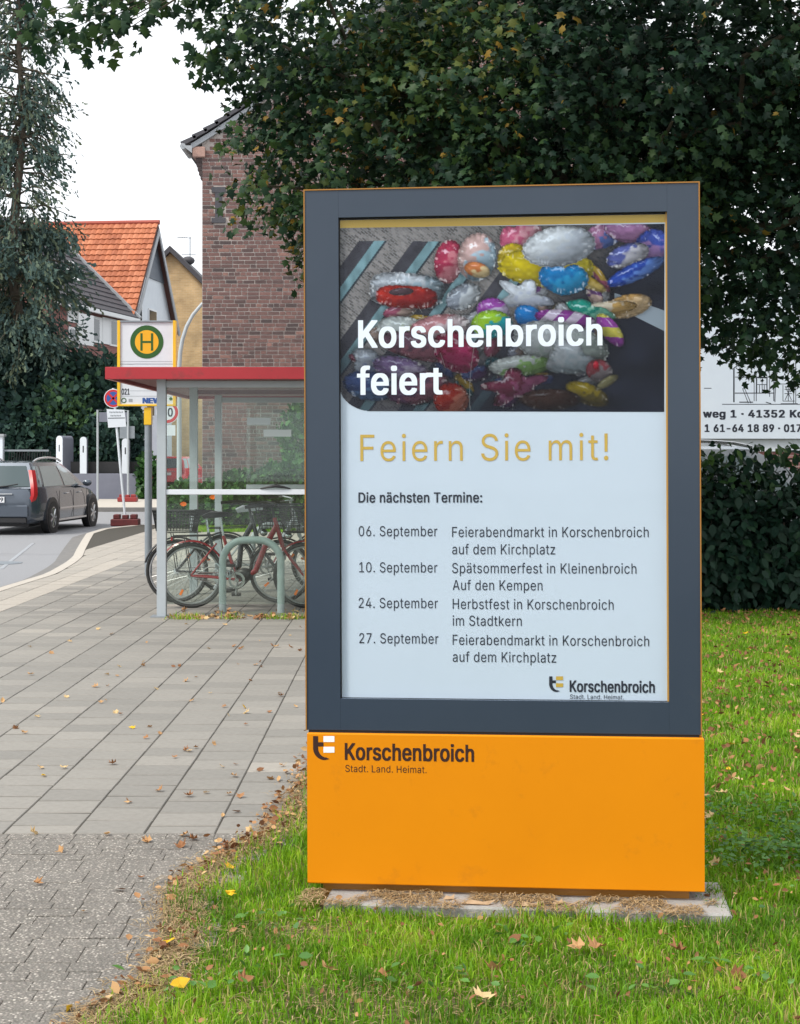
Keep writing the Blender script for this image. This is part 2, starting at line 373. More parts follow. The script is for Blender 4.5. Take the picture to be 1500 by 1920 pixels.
def text_obj(name, s, fn, width, cap, mt, parent, off=0.0, space=1.0):
    """fn(a, b) -> local 3D point for a metres right and b metres above the baseline start"""
    global CAP
    if CAP is None:
        CAP = max(v[1] for v in text_raw('H')[0])
    TV, TF = text_raw(s, space); xs = [v[0] for v in TV]; x0, x1 = min(xs), max(xs)
    sx = width/(x1-x0); sy = cap/CAP
    # weight: the print is laid down in slightly shifted passes, each a few hundredths of a millimetre above the last
    a, b = off*1.35, off*.62
    passes = [(0, 0)] if off < .01 else [(0, 0), (-a, 0), (a, 0), (0, -b), (0, b), (-a, -b), (a, b), (-a, b), (a, -b), (-a/2, 0), (a/2, 0)]
    V = []; F = []; n = len(TV)
    p0 = fn(0, 0); ny = Vector((fn(1, 0))) - Vector(p0); nz_ = Vector(fn(0, 1))-Vector(p0); nr = nz_.cross(ny).normalized()
    if nr.dot(Vector(p0)-Vector(fn(0, 0))) > 0: nr = -nr
    if abs(nr.y) > abs(nr.x): nr = nr*(-1 if nr.y > 0 else 1)
    else: nr = nr*(-1 if nr.x > 0 else 1)
    for k, (dx, dy) in enumerate(passes):
        V += [tuple(Vector(fn((v[0]-x0+dx)*sx, (v[1]+dy)*sy))+nr*(k*.00003+v[2]*.00001)) for v in TV]
        F += [[i+k*n for i in p] for p in TF]
    me = bpy.data.meshes.new(name); me.from_pydata(V, [], F); me.materials.append(mt)
    return link(name, me, parent)

# ------------------------------------------------------------------ the ground
g = MB(); g.add([(-300, -60, -.16), (300, -60, -.16), (300, 400, -.16), (-300, 400, -.16)], [(0, 1, 2, 3)])
tag(g.build('ground', M['soil']), kind='structure')
rd = MB(); rd.add([(-40, -20, -.08), (60, -20, -.08), (60, 120, -.08), (-40, 120, -.08)], [(0, 1, 2, 3)])
tag(rd.build('road', M['asphalt']), kind='structure')
KERB = [(-4.85, -4), (-4.75, 14), (-4.69, 18.1), (-4.62, 20.2), (-4.80, 22.2), (-4.95, 23.4), (-5.27, 25.2), (-5.75, 28), (-6.1, 30.1), (-6.15, 32.0), (-5.7, 33.6), (-4.6, 34.2), (-4.0, 34.4)]
EDGE = [(-.9, 2), (-.86, 4.32), (-.73, 4.715), (-.735, 5.077), (-.80, 5.6), (-.72, 6.0), (-.516, 6.5), (-.44, 7.32), (-.30, 9), (0, 12), (.75, 14.3), (1.0, 21), (.2, 26), (-.8, 29.5), (-2.2, 30.6)]
def lerpX(tab, Y):
    for (x0, y0), (x1, y1) in zip(tab, tab[1:]):
        if y0 <= Y <= y1: return x0+(x1-x0)*(Y-y0)/(y1-y0)
    return tab[0][0] if Y < tab[0][1] else tab[-1][0]
def kx(Y): return lerpX(KERB, Y)
def ex(Y): return lerpX(EDGE, Y)
# paved sheet (bedding of the slabs) with its own thickness
pv = MB()
ys = sorted(set([y for _, y in KERB]+[y for _, y in EDGE if y > -4]+list(np.arange(-3.5, 34, .5))))
ys = [y for y in ys if y <= 34.4]
top = []
for y in ys: top.append((kx(y)+.14, ex(y)+.06 if y < 30.6 else -2.2))
vs = []; fs = []
for i, y in enumerate(ys):
    vs += [(top[i][0], y, -.0026), (top[i][1], y, -.0026)]
    if i: a = 2*(i-1); fs.append((a, a+1, a+3, a+2))
pv.add(vs, fs)
pavement = tag(pv.build('pavement', M['joint']), kind='structure')
# lawn sheet right of it
lw = MB(); vs = []; fs = []
yl = [y for y in ys if y < 30.7]
for i, y in enumerate(yl):
    vs += [(ex(y)+.03, y, -.012), (40, y, -.012)]
    if i: a = 2*(i-1); fs.append((a, a+1, a+3, a+2))
lw.add(vs, fs); b = len(lw.v)
lw.add([(-4.2, 30.6, -.0125), (40, 30.6, -.0125), (40, 60, -.0125), (-4.2, 60, -.0125)], [(0, 1, 2, 3)])
lawn = tag(lw.build('lawn', M['soil']), kind='structure')

# kerb stones along the road edge: each stone a piece
def polyline(tab, step):
    out = []; pts = [Vector((x, y)) for x, y in tab]; carry = 0
    for a, b_ in zip(pts, pts[1:]):
        L_ = (b_-a).length; d = carry
        while d < L_: out.append(a+(b_-a)*d/L_); d += step
        carry = d-L_
    return out
kp = polyline(KERB, .6); kst = []
for a, b_ in zip(kp, kp[1:]):
    d = (b_-a).normalized(); nrm = Vector((d.y, -d.x)); a2 = a+d*.004; b2 = b_-d*.004
    m_ = MB(); q = [a2, b2, b2+nrm*.14, a2+nrm*.14]
    m_.prism([(p.x, p.y, .004) for p in q], (0, 0, -.13)); kst.append((a, m_))
for a, m_ in kst:
    if a.y > 8: m_.build('kerb_stone', M['kerb'], pavement)
gm = MB()
for a, b_ in zip(kp, kp[1:]):
    d = (b_-a).normalized(); nrm = Vector((-d.y, d.x)); q = [a+nrm*.003, b_+nrm*.003, b_+nrm*.27, a+nrm*.27]
    gm.prism([(p.x, p.y, -.073) for p in q][::-1], (0, 0, -.02))
gm.build('gutter', M['kerbdark'], pavement)

# paving slabs
SW, SD, YB = .296, .236, 6.47
shared = []
for k in range(10):
    m_ = MB(); m_.box(-.5*SW+.0034, -.5*SD+.0075, -.06, .5*SW-.0034,   .5*SD-.0075, 0, t=.1+.085*k, bev=.003); shared.append(m_.mesh('paving_slab', M['slab']))
cands = []; col0 = -.44
for c in range(-16, 22):
    xc = -.33+c*SW; off = random.uniform(0, SD)
    y = YB+SD/2 - off if False else YB+SD/2+random.choice([0, 0, .5])*0
    row = 0
    first = True
    y = YB + (off if True else 0)
    if off > .05: cands.append((xc, YB+off/2, off))      # the cut slab at the boundary
    y = YB+off+SD/2
    while y < 33.8:
        cands.append((xc, y, SD)); y += SD
inside = []
for xc, y, dp in cands:
    xr = ex(y) if y < 30.6 else -2.2
    x = xc+.006*(y-6.5)
    if x+SW/2 < kx(y)+.13: continue
    if x-SW/2 > xr-.02: continue
    inside.append((x, y, dp))
vis = [q for q in inside if abs(q[0]) < .262*q[1]+.1 and q[0] < -.17*0+q[1]*-.055]
vis.sort(key=lambda q: q[1]); near = set(map(id, vis[:290])); vis_ids = {(round(q[0], 4), round(q[1], 4)) for q in vis[:290]}
far = MB()
light_col = -4.25
for x, y, dp in inside:
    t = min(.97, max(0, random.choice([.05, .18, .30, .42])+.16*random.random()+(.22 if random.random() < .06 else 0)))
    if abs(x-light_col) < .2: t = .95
    if y > 22.5 or x < -4.2: t = .75+.15*random.random()  # far slabs: light concrete, with grazing sheen put into the tint
    clipx = ex(y)+.05 if y < 30.6 else 99
    if (round(x, 4), round(y, 4)) in vis_ids and x+SW/2 < clipx+.2:
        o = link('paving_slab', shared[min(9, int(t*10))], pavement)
        o.location = (x, y, random.uniform(0, .0018)); o.rotation_euler = (random.gauss(0, .0025), random.gauss(0, .003), random.gauss(0, .004)-.006)
        if dp < SD-.01: o.scale = (1, dp/SD, 1)
    else:
        jz = random.uniform(0, .0018)
        ya_, yb_ = y-dp/2+.0065, y+dp/2-.0065; la, lb = max(x-SW/2+.004, kx(ya_)+.15), max(x-SW/2+.004, kx(yb_)+.15); rr_ = min(x+SW/2-.004, clipx)
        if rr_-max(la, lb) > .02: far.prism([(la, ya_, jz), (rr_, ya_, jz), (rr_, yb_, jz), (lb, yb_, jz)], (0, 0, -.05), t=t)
far.build('paving_slabs', M['slab'], pavement, kind='stuff')

# small exposed-aggregate pavers in the foreground
ROWS = []
y = YB-.005
while y > 3.6:
    d = random.choice([.083, .083, .083, .16]); ROWS.append((y-d, y)); y -= d
agg = MB(); cnt = 0
for (ya, yb) in ROWS:
    x = -2.6+random.uniform(0, .15)
    while x < ex((ya+yb)/2)+.03:
        wd = random.choice([.10, .16, .16, .12]); sh = .006*((ya+yb)/2-6.5)
        vis_ = abs((x+wd/2)) < .262*yb+.05 and yb > 4.25
        m_ = MB() if vis_ and cnt < 280 else agg
        z = random.uniform(0, .003)
        if m_ is agg: agg.box(x+.001, ya+.0022, -.05, x+wd-.001, yb-.0022, z, bev=.002)
        else:
            cnt += 1; cx_, cy_ = x+wd/2, (ya+yb)/2
            m_.box(-wd/2+.0008, -(yb-ya)/2+.0022, -.05, wd/2-.0008, (yb-ya)/2-.0022, 0, bev=.002)
            o = m_.build('aggregate_paver', M['aggregate'], pavement); o.location = (cx_, cy_, z)
            o.rotation_euler = (random.gauss(0, .006), random.gauss(0, .006), random.gauss(0, .01))
        x += wd
if agg.v: agg.build('aggregate_pavers', M['aggregate'], pavement, kind='stuff')

# far footpath across the junction and the drive beyond
fp = MB(); fp.box(-16, 43.0, -.2, -6.2, 50.8, .03); tag(fp.build('footpath', M['kerb']), kind='structure')
kb = MB(); kb.box(-16, 42.85, -.2, -6.2, 42.998, .04); tag(kb.build('far_kerb', M['kerbdark']), kind='structure')
rl = MB()
p0, p1 = gp(2, 1066, -.075), gp(62, 1018, -.075)
dd = (p1-p0).normalized(); nn = Vector((dd.y, -dd.x, 0))*.03
rl.prism([p0-nn, p1-nn, p1+nn, p0+nn], (0, 0, -.004)); rl.build('road_crack_seal', M['zinc'], bpy.data.objects['road'])
mh = MB(); mh.disc((-6.0, 23.2, -.076), (0, 0, 1), .33, .006, 28); mh.build('manhole_cover', M['steel_dark'], bpy.data.objects['road'])

# ------------------------------------------------------------------ foliage tools
def leaf_shape(kind):
    if kind == 'lobed':      # a lobed broad leaf, stalk at the origin
        pts = [(0, 0), (.22, .10), (.48, .18), (.30, .36), (.56, .62), (.26, .62), (0, 1.0), (-.26, .62), (-.56, .62), (-.30, .36), (-.48, .18), (-.22, .10)]
        c = (0, .42)
        V = [(x, y, -.10*abs(x)*2+.05*y*(1-y)) for x, y in pts]+[(c[0], c[1], .06)]
        F = [(i, (i+1) % 12, 12) for i in range(12)]
    elif kind == 'oval':
        pts = [(0, 0), (.24, .25), (.28, .6), (0, 1), (-.28, .6), (-.24, .25)]
        V = [(x, y, .10*(abs(x)*2)-.25*y*y*.4) for x, y in pts]+[(0, .5, -.05)]
        F = [(i, (i+1) % 6, 6) for i in range(6)]
    elif kind == 'tuft':
        V = [(-.22, 0, 0), (.20, .05, .05), (.38, .75, -.08), (.05, 1, .06), (-.34, .66, .1)]
        F = [(0, 1, 2), (0, 2, 3), (0, 3, 4)]
    elif kind == 'spray':
        V = [(0, 0, 0), (.13, .35, .04), (.03, .42, 0), (.22, .8, -.05), (0, 1, -.1), (-.16, .7, .03), (-.04, .42, 0), (-.14, .3, .05)]
        F = [(0, 1, 2), (0, 2, 6), (0, 6, 7), (2, 3, 4), (2, 4, 6), (4, 5, 6)]
    return np.array(V, float), np.array(F, int)
def rotmats(d, nrm):      # y axis = d, z axis = about nrm
    d = d/np.linalg.norm(d, axis=1, keepdims=True)
    x = np.cross(d, nrm); x /= (np.linalg.norm(x, axis=1, keepdims=True)+1e-9); z = np.cross(x, d)
    return np.stack([x, d, z], axis=2)
def leaves(name, P, D, Nn, S, shape, mt, tint, parent=None, kind=None):
    V, F = leaf_shape(shape); Rm = rotmats(D, Nn)
    W = np.einsum('nij,vj->nvi', Rm, V)*S[:, None, None]+P[:, None, :]
    n = len(P); k = len(V)
    FF = (F[None, :, :]+(np.arange(n)*k)[:, None, None]).reshape(-1, 3)
    return npmesh(name, W.reshape(-1, 3), FF, mt, np.repeat(tint, len(F)), parent, kind)
def blob_points(n, c, r, shell=.55, seed=0, rough=.18):
    g_ = np.random.default_rng(seed); u = g_.normal(size=(n, 3)); u /= np.linalg.norm(u, axis=1, keepdims=True)
    rad = shell+(1-shell)*g_.random(n)**.6
    ph = g_.random(6)*6.28
    bump = 1+rough*(np.sin(u[:, 0]*5+ph[0])*np.sin(u[:, 2]*6+ph[1])+.6*np.sin(u[:, 1]*9+ph[2])*np.sin(u[:, 2]*11+u[:, 0]*7+ph[3]))
    return np.array(c)+u*np.array(r)*(rad*bump)[:, None], u
def bush(name, label, cat, c, r, n, size, shape, mt, seed, group=None, tlo=0., thi=1., trunk=True, zmin=.02, part='foliage', parent=None):
    root = parent or empty(name, (c[0], c[1], 0), 0, label, cat, group)
    cc = (c[0]-root.location.x, c[1]-root.location.y, c[2])
    P, u = blob_points(n, cc, r, .45, seed); g_ = np.random.default_rng(seed+5)
    P[:, 2] = np.where(P[:, 2] < zmin, zmin+g_.random(n)*.3, P[:, 2])
    D = u*.7+g_.normal(size=(n, 3))*.6+np.array([0, 0, .25]); N_ = u+g_.normal(size=(n, 3))*.5+np.array([0, 0, .4])
    cl = np.sin(P[:, 0]*2.1+seed)*np.sin(P[:, 2]*2.7+seed)*.15
    leaves(part, P, D, N_, size*(.6+.8*g_.random(n)), shape, mt, np.clip(tlo+(thi-tlo)*g_.random(n)+cl, 0, 1), root)
    if trunk:
        m_ = MB()
        for k in range(5):
            a = g_.random()*6.28; q = np.array(cc)+np.array([math.cos(a)*r[0]*.6, math.sin(a)*r[1]*.6, r[2]*.3])
            m_.tube([(cc[0]+.1*math.cos(a), cc[1]+.1*math.sin(a), -.15), (cc[0]*.6+q[0]*.4, cc[1]*.6+q[1]*.4, cc[2]*.5), tuple(q)], [.05, .035, .012], 6)
        m_.build('stem', M['bark'], root, True)
    return root

# ------------------------------------------------------------------ the information kiosk
KL, KR = Vector((-.338, 5.54, 0)), Vector((1.0586, 5.405, 0))
KW = (KR-KL).length; KA = math.atan2((KR-KL).y, (KR-KL).x)
kiosk = empty('information_pillar', KL, KA, 'tall dark blue poster pillar on an orange base standing at the lawn edge', 'information pillar')
kiosk.rotation_euler = (0, R(-.24), KA)
KM = Matrix.Translation(KL) @ kiosk.rotation_euler.to_matrix().to_4x4(); KI = KM.inverted()
def kuz(px, py):         # photo pixel -> (u, z) on the pillar's front plane
    o = KI @ Vector((0, 0, H)); d = KI.to_3x3() @ Vector(((px-CX)/FPX, 1, -(py-HZ)/FPX)); s_ = -o.y/d.y; p = o+d*s_
    return p.x, p.z
ua, zj = kuz(573, 1371); ub = kuz(1316.5, 1371)[0]; zt = kuz(944, 347.5)[1]; zb = kuz(948, 1664)[1]
wl, wr = kuz(577, 1500)[0]-.001, kuz(1320.5, 1500)[0]
TH = .24
m_ = MB(); m_.box(wl, -.006, zb, wr, TH+.006, zj-.005, bev=.004); m_.build('base_cladding', M['orange'], kiosk)
m_ = MB(); m_.box(wl+.05, .035, -.03, wr-.05, TH-.03, zb+.01); m_.build('plinth', M['orange_edge'], kiosk)
m_ = MB(); m_.box(ua+.01, .008, zj-.02, ub-.01, TH-.01, zj+.012); m_.build('seam', M['seam'], kiosk)
e_ = .0042
m_ = MB()
m_.box(ua, 0, zj+.003, ua+e_, TH, zt); m_.box(ub-e_, 0, zj+.003, ub, TH, zt); m_.box(ua+e_, 0, zt-e_, ub-e_, TH, zt)
m_.build('edge_trim', M['orange_edge'], kiosk)
# frame panels round the window
wl0, wz1 = kuz(634, 408); wr0, _ = kuz(1251, 408); _, wz0 = kuz(944, 1313.5)
fr = M['slate']; fy0, fy1 = .004, .02
def fpanel(name, a, b_, c, d):
    q = MB(); q.box(a, fy0, b_, c, fy1, d, bev=.0012); q.build(name, fr, kiosk)
fpanel('frame_panel', ua+e_, zj+.004, wl0, zt-e_); fpanel('frame_panel', wr0, zj+.004, ub-e_, zt-e_)
fpanel('frame_panel', wl0+.0004, wz1, wr0-.0004, zt-e_); fpanel('frame_panel', wl0+.0004, zj+.004, wr0-.0004, wz0)
m_ = MB(); m_.box(ua+e_, .03, zj+.004, ub-e_, TH-.004, zt-e_); m_.build('housing', M['slate_side'], kiosk)
m_ = MB(); m_.box(wl0, .0201, wz0, wl0+.003, .0295, wz1); m_.box(wr0-.005, .0201, wz0, wr0, .0295, wz1, m=1); m_.box(wl0+.003, .0201, wz1-.004, wr0-.005, .0295, wz1)
m_.build('window_reveal', [M['seam'], M['goldtrim']], kiosk)
# poster and everything printed on it
PY_ = .0262
m_ = MB(); m_.box(wl0+.0032, PY_, wz0+.001, wr0-.0052, .0298, wz1-.006); poster = m_.build('poster', M['poster'], kiosk)
m_ = MB(); a, b_ = kuz(1250, 417)[0], 0
zg0 = kuz(944, 420.5)[1]; zg1 = wz1-.0062
m_.box(wl0+.0035, PY_-.0006, zg0, wr0-.0056, PY_-.0002, zg1); m_.build('gold_stripe', M['gold'], poster)

def P2(px, py, lift=.0008): u, z = kuz(px, py); return (u, PY_-lift, z)
# the printed photograph: plain foil balloons before a brick front (its own characters are left out)
def print_image(nx, ny):
    X, Y = np.meshgrid(np.linspace(0, 1, nx), np.linspace(0, 1, ny)); X = X*613; Y = Y*348
    g_ = np.random.default_rng(3)
    def noise(sx, sy, seed, ang=0):
        q = np.random.default_rng(seed).random((int(400/sy)+4, int(700/sx)+4))
        u = (X/sx) % (q.shape[1]-1); v = (Y/sy) % (q.shape[0]-1); i = u.astype(int); j = v.astype(int); a = u-i; b = v-j
        a = a*a*(3-2*a); b = b*b*(3-2*b)
        return (q[j, i]*(1-a)+q[j, i+1]*a)*(1-b)+(q[j+1, i]*(1-a)+q[j+1, i+1]*a)*b
    im = np.zeros(X.shape+(3,))
    # brick front: oblique piers with window strips
    s_ = X*.80+Y*.60; t_ = -X*.60+Y*.80
    ri = np.floor(t_/4.2); bi = np.floor((s_+(ri % 2)*5)/10); hsh = np.modf(np.abs(np.sin(ri*12.99+bi*78.23)*4375.5))[0]
    br = np.array([.22, .205, .20])*(.45+.85*hsh[..., None]); crs = ((t_/4.2) % 1 < .22) | (((s_+(ri % 2)*5)/10) % 1 < .12)
    br = np.where(crs[..., None], np.array([.25, .25, .255]), br)
    bright = .9-.5*np.clip((X-160)/300, 0, 1)
    im[:] = br*bright[..., None]
    ph = (s_-18) % 84
    for lo, hi, c in ((26, 50, (.045, .045, .055)), (50, 66, (.16, .26, .29)), (66, 70, (.03, .04, .05))):
        k = (ph > lo) & (ph < hi) & (Y > 24+X*.02) & (X < 345)
        im[k] = (np.array(c)*(.7+.6*noise(9, 14, 4)[..., None]))[k]
    dk = np.clip((X-300+(Y-200)*.9)/120, 0, 1)
    night = np.array([.010, .012, .020])*(.6+.9*noise(40, 30, 5)[..., None])
    im = im*(1-dk[..., None])+night*dk[..., None]
    low = np.clip((Y-190)/70, 0, 1)*.75; im = im*(1-low[..., None])+night*low[..., None]
    k = (Y > 120+.36*(X-500)) & (Y < 142+.50*(X-500)) & (X > 520); im[k] = (.22, .26, .30)
    def foil(cx, cy, rx, ry, ang, col, col2=None, cr=1.0, gloss=1.0, band=None, seed=0, sq=2.0, shape=None):
        nonlocal im
        m_ = max(rx, ry)*1.5; j0, j1 = np.searchsorted(X[0], [cx-m_, cx+m_]); i0_, i1_ = np.searchsorted(Y[:, 0], [cy-m_, cy+m_])
        if j1 <= j0 or i1_ <= i0_: return
        W_ = (slice(i0_, i1_), slice(j0, j1)); x_, y_ = X[W_], Y[W_]
        c, s = math.cos(R(ang)), math.sin(R(ang)); dx, dy = x_-cx, y_-cy; a = (dx*c+dy*s)/rx; b = (-dx*s+dy*c)/ry
        rr = (np.abs(a)**sq+np.abs(b)**sq)**(1/sq); th = np.arctan2(b, a)
        edge = 1+.014*np.sin(th*19+seed)+.012*np.sin(th*37+2*seed)
        if shape == 'star': edge = edge*(.80+.24*np.cos(5*th+1.57))
        if shape == 'heart': edge = edge*(.92+.12*np.abs(np.cos(th))-.34*np.exp(-((th+1.57)/.28)**2)+.12*np.exp(-((th-1.57)/.3)**2))
        if shape == 'fish': edge = edge*(.84+.20*np.cos(3*th)+.06*np.cos(7*th+seed))
        q = rr/edge; nz = np.sqrt(np.clip(1-q*q, 0, 1))
        n1 = noise(8, 6, 20+seed)[W_]; n2 = noise(3, 5, 30+seed)[W_]; n3 = noise(14, 9, 50+seed)[W_]
        L_ = .30+.85*np.clip(.45*nz-.62*b*nz-.25*a, 0, 1)
        rim = np.clip((q-.58)/.42, 0, 1); crk = np.sin(th*15+7*n1+seed)*.5+.5
        env = np.sin(7*(b+.5*a*math.sin(seed))+9*n3*(.3+rim)+seed)          # the surroundings mirrored in the foil
        L_ = L_*(1-.50*cr*rim*crk)*(.86+.28*n1)*(1+.34*cr*env*(.35+.65*rim))*(1-.25*cr*(n2-.5)*rim)
        C = np.array(col)[None, None, :]*np.ones(x_.shape+(1,))
        if col2 is not None:
            w2 = np.clip((a*.8+b*.6+.9*(n1-.5))*4+.5, 0, 1)[..., None] if band is None else (np.sin(a*band+b*2+seed) > 0)[..., None]*1.0
            C = C*(1-w2)+np.array(col2)*w2
        C = C*L_[..., None]
        for hx, hy, hr, hs_ in ((-.30, -.48, .30, .75), (.30, -.60, .13, .5), (-.58, .08, .08, .45), (.1, -.2, .05, .4)):
            h_ = np.clip(1.5*np.exp(-(((a-hx)/hr)**2+((b-hy+.15*a+.2*(n2-.5))/(hr*.28))**2))-.35, 0, 1)*hs_*gloss; C = C+h_[..., None]*np.array([.52, .57, .62])
        sp = np.clip((n2*n1-.46)*9, 0, 1)*gloss*.45*rim; C = C+sp[..., None]
        if cy > 215: C = C*.58
        if cx > 470 and cy > 200: C = C*.8
        al = np.clip((1-q)*min(rx, ry)/.9, 0, 1)[..., None]
        sh_ = np.exp(-np.clip(q-1, 0, 9)*min(rx, ry)/3.0)[..., None]*.45*(q > 1)[..., None]
        base = im[W_]*(1-sh_); seam = (np.abs(q-.94)*min(rx, ry) < .8)[..., None]; C = np.where(seam, C*.7, C)
        im[W_] = base*(1-al)+C*al
    F = foil
    gr = random.Random(5); pal = [(.30, .04, .10), (.10, .14, .34), (.42, .44, .48), (.34, .10, .16), (.12, .05, .16), (.45, .34, .30), (.04, .16, .20), (.38, .26, .05), (.30, .32, .40)]
    for k in range(46):
        cx, cy = gr.uniform(40, 500), gr.uniform(150, 335)
        if cx > 330: cy = gr.uniform(60, 300)
        F(cx, cy, gr.uniform(16, 34), gr.uniform(9, 18), gr.uniform(-60, 60), tuple(c*(.9 if cy < 200 else .55) for c in gr.choice(pal)), tuple(c*(.9 if cy < 200 else .5) for c in gr.choice(pal)), 1.5, .8, seed=60+k)
    F(500, 20, 45, 24, -20, (.40, .20, .34), (.10, .16, .42), 1, .9, seed=1); F(548, 14, 50, 22, 10, (.30, .16, .30), None, 1, .7, seed=2)
    F(590, 40, 30, 34, 60, (.05, .08, .34), (.32, .20, .42), 1, .8, seed=3); F(545, 58, 42, 22, -18, (.10, .12, .34), (.45, .45, .5), 1.2, 1, seed=4)
    F(560, 88, 60, 17, -24, (.03, .07, .34), (.12, .22, .55), 1.2, .9, seed=5)
    F(345, 22, 40, 38, -30, (.52, .13, .22), (.62, .32, .38), .8, .8, seed=6, shape='heart')
    F(208, 66, 28, 42, 8, (.44, .055, .11), (.58, .22, .26), .8, 1, seed=7)
    F(330, 60, 30, 28, 0, (.55, .42, .05), (.60, .50, .14), .8, .8, seed=8)
    F(262, 58, 37, 46, 10, (.62, .44, .42), (.42, .56, .66), .8, 1.1, seed=9)
    F(262, 82, 26, 15, 15, (.55, .20, .08), (.66, .52, .30), .6, .5, seed=10)
    F(128, 120, 72, 34, 5, (.46, .50, .55), (.30, .38, .44), 1.3, .9, seed=11, sq=3.2); F(128, 132, 60, 22, 4, (.46, .045, .035), (.30, .03, .03), .9, .7, seed=12, sq=3)
    F(118, 122, 26, 8, -3, (.08, .05, .06), None, .4, .3, seed=13)
    F(236, 132, 36, 24, -25, (.26, .29, .34), (.52, .56, .6), 1.5, 1, seed=14)
    # plain balloons where the photo's figures were
    F(452, 98, 60, 13, 26, (.50, .34, .04), (.60, .46, .16), .9, .6, seed=44)
    F(392, 78, 92, 38, 3, (.62, .50, .03), (.70, .60, .08), .8, .7, seed=15)
    F(425, 98, 46, 32, 8, (.02, .20, .48), (.05, .32, .60), .6, .8, seed=16, shape='heart')
    F(416, 40, 70, 38, -8, (.60, .64, .68), (.50, .55, .62), .7, .5, seed=17); F(352, 134, 56, 34, 22, (.58, .62, .68), (.46, .50, .6), .8, .5, seed=18, shape='star')
    F(360, 172, 30, 22, 30, (.02, .18, .48), None, .5, .7, seed=19)
    F(545, 152, 46, 22, -12, (.48, .30, .12), (.62, .46, .28), 1.1, .7, seed=20); F(500, 158, 66, 15, -7, (.58, .52, .42), (.40, .26, .10), .9, .6, seed=21)
    F(292, 160, 32, 26, 10, (.30, .08, .36), (.56, .50, .66), .9, .9, seed=22); F(290, 184, 40, 27, 0, (.28, .48, .05), (.03, .30, .34), .7, .8, seed=23)
    F(468, 164, 52, 26, 6, (.02, .22, .17), (.20, .48, .36), .8, .9, seed=24, shape='fish'); F(430, 176, 62, 18, 8, (.22, .05, .25), (.50, .44, .55), 1, .7, 9, seed=25)
    F(512, 196, 38, 17, 52, (.24, .06, .28), (.45, .42, .10), .6, .6, 5, seed=26)
    F(420, 222, 92, 42, 12, (.50, .54, .56), (.38, .44, .42), .8, .5, seed=27); F(345, 262, 62, 20, -4, (.46, .50, .50), (.20, .34, .12), .8, .6, seed=28)
    F(440, 250, 60, 36, 20, (.44, .48, .52), (.32, .38, .42), .8, .5, seed=29, shape='fish'); F(492, 272, 26, 22, 20, (.34, .08, .10), (.28, .24, .26), .7, .6, seed=30)
    F(486, 262, 6, 9, 0, (.75, .05, .08), None, .2, .4, seed=45)
    F(130, 196, 62, 26, 10, (.42, .46, .46), (.30, .36, .20), 1, .8, seed=31); F(190, 190, 60, 25, -8, (.46, .22, .24), (.50, .42, .44), 1, .8, seed=32)
    F(150, 226, 78, 26, 12, (.16, .08, .12), (.30, .12, .16), 1.1, .6, seed=33); F(222, 236, 48, 36, 35, (.24, .02, .06), (.36, .04, .12), 1, .6, seed=34)
    F(60, 258, 48, 32, 0, (.34, .38, .44), (.20, .24, .36), 1, .6, seed=35, shape='fish'); F(120, 270, 60, 24, 14, (.17, .12, .24), (.34, .30, .40), 1.2, .7, seed=36)
    F(56, 300, 52, 28, 10, (.05, .08, .20), (.12, .20, .36), 1.1, .6, seed=37); F(150, 304, 62, 30, -12, (.10, .05, .10), (.24, .10, .14), 1.2, .6, seed=38)
    F(213, 326, 34, 32, 0, (.30, .03, .02), (.40, .14, .10), .9, .6, seed=39); F(334, 302, 66, 36, -8, (.15, .03, .06), (.26, .08, .16), 1.3, .7, seed=40, shape='star')
    F(470, 315, 44, 20, 22, (.30, .23, .03), (.14, .11, .03), .9, .5, seed=41); F(508, 292, 24, 9, -30, (.28, .26, .14), None, .9, .5, seed=42)
    F(400, 325, 60, 20, 0, (.05, .025, .02), None, 1, .3, seed=43)
    for (xa, ya, xb, yb) in ((318, 168, 505, 330), (470, 112, 440, 170), (250, 100, 300, 190), (300, 260, 360, 345), (150, 150, 240, 345), (430, 150, 330, 345), (262, 104, 250, 345)):      # balloon strings
        L2_ = (xb-xa)**2+(yb-ya)**2; tt = np.clip(((X-xa)*(xb-xa)+(Y-ya)*(yb-ya))/L2_, 0, 1); dd_ = np.hypot(X-xa-tt*(xb-xa)-4*np.sin(tt*6), Y-ya-tt*(yb-ya)); im = np.where((dd_ < .7)[..., None], im*.5+.10, im)
    gy_ = im.mean(2, keepdims=True); im = gy_+(im-gy_)*1.12
    return X, Y, np.clip(im*.95, .004, .85)
NX, NY = 520, 296
GX, GY, IM = print_image(NX, NY)
# corners in photo pixels; the lower left corner is rounded off
V_ = np.zeros((NY, NX, 3))
c00, c10, c01, c11 = [np.array(P2(*q)) for q in ((635.8, 425.5), (1247, 417.5), (635.8, 770.5), (1246.3, 772))]
fx, fz = (GX/613)[..., None], (GY/348)[..., None]
V_ = (c00*(1-fx)+c10*fx)*(1-fz)+(c01*(1-fx)+c11*fx)*fz
ii, jj = np.meshgrid(np.arange(NY-1), np.arange(NX-1), indexing='ij')
keep = ~((GX[ii, jj] < 62) & (GY[ii, jj] > 300) & (((GX[ii, jj]-66)/66)**2+((GY[ii, jj]-304)/44)**2 > 1))
FQ = np.stack([ii*NX+jj, (ii+1)*NX+jj, (ii+1)*NX+jj+1, ii*NX+jj+1], -1)[keep]
pim = bpy.data.materials.new('printed_photograph'); pim.use_nodes = True
_n = pim.node_tree.nodes; _a = _n.new('ShaderNodeAttribute'); _a.attribute_name = 'ink'
pim.node_tree.links.new(_a.outputs['Color'], _n['Principled BSDF'].inputs['Base Color']); _n['Principled BSDF'].inputs['Roughness'].default_value = .5; _n['Principled BSDF'].inputs['Specular IOR Level'].default_value = .05
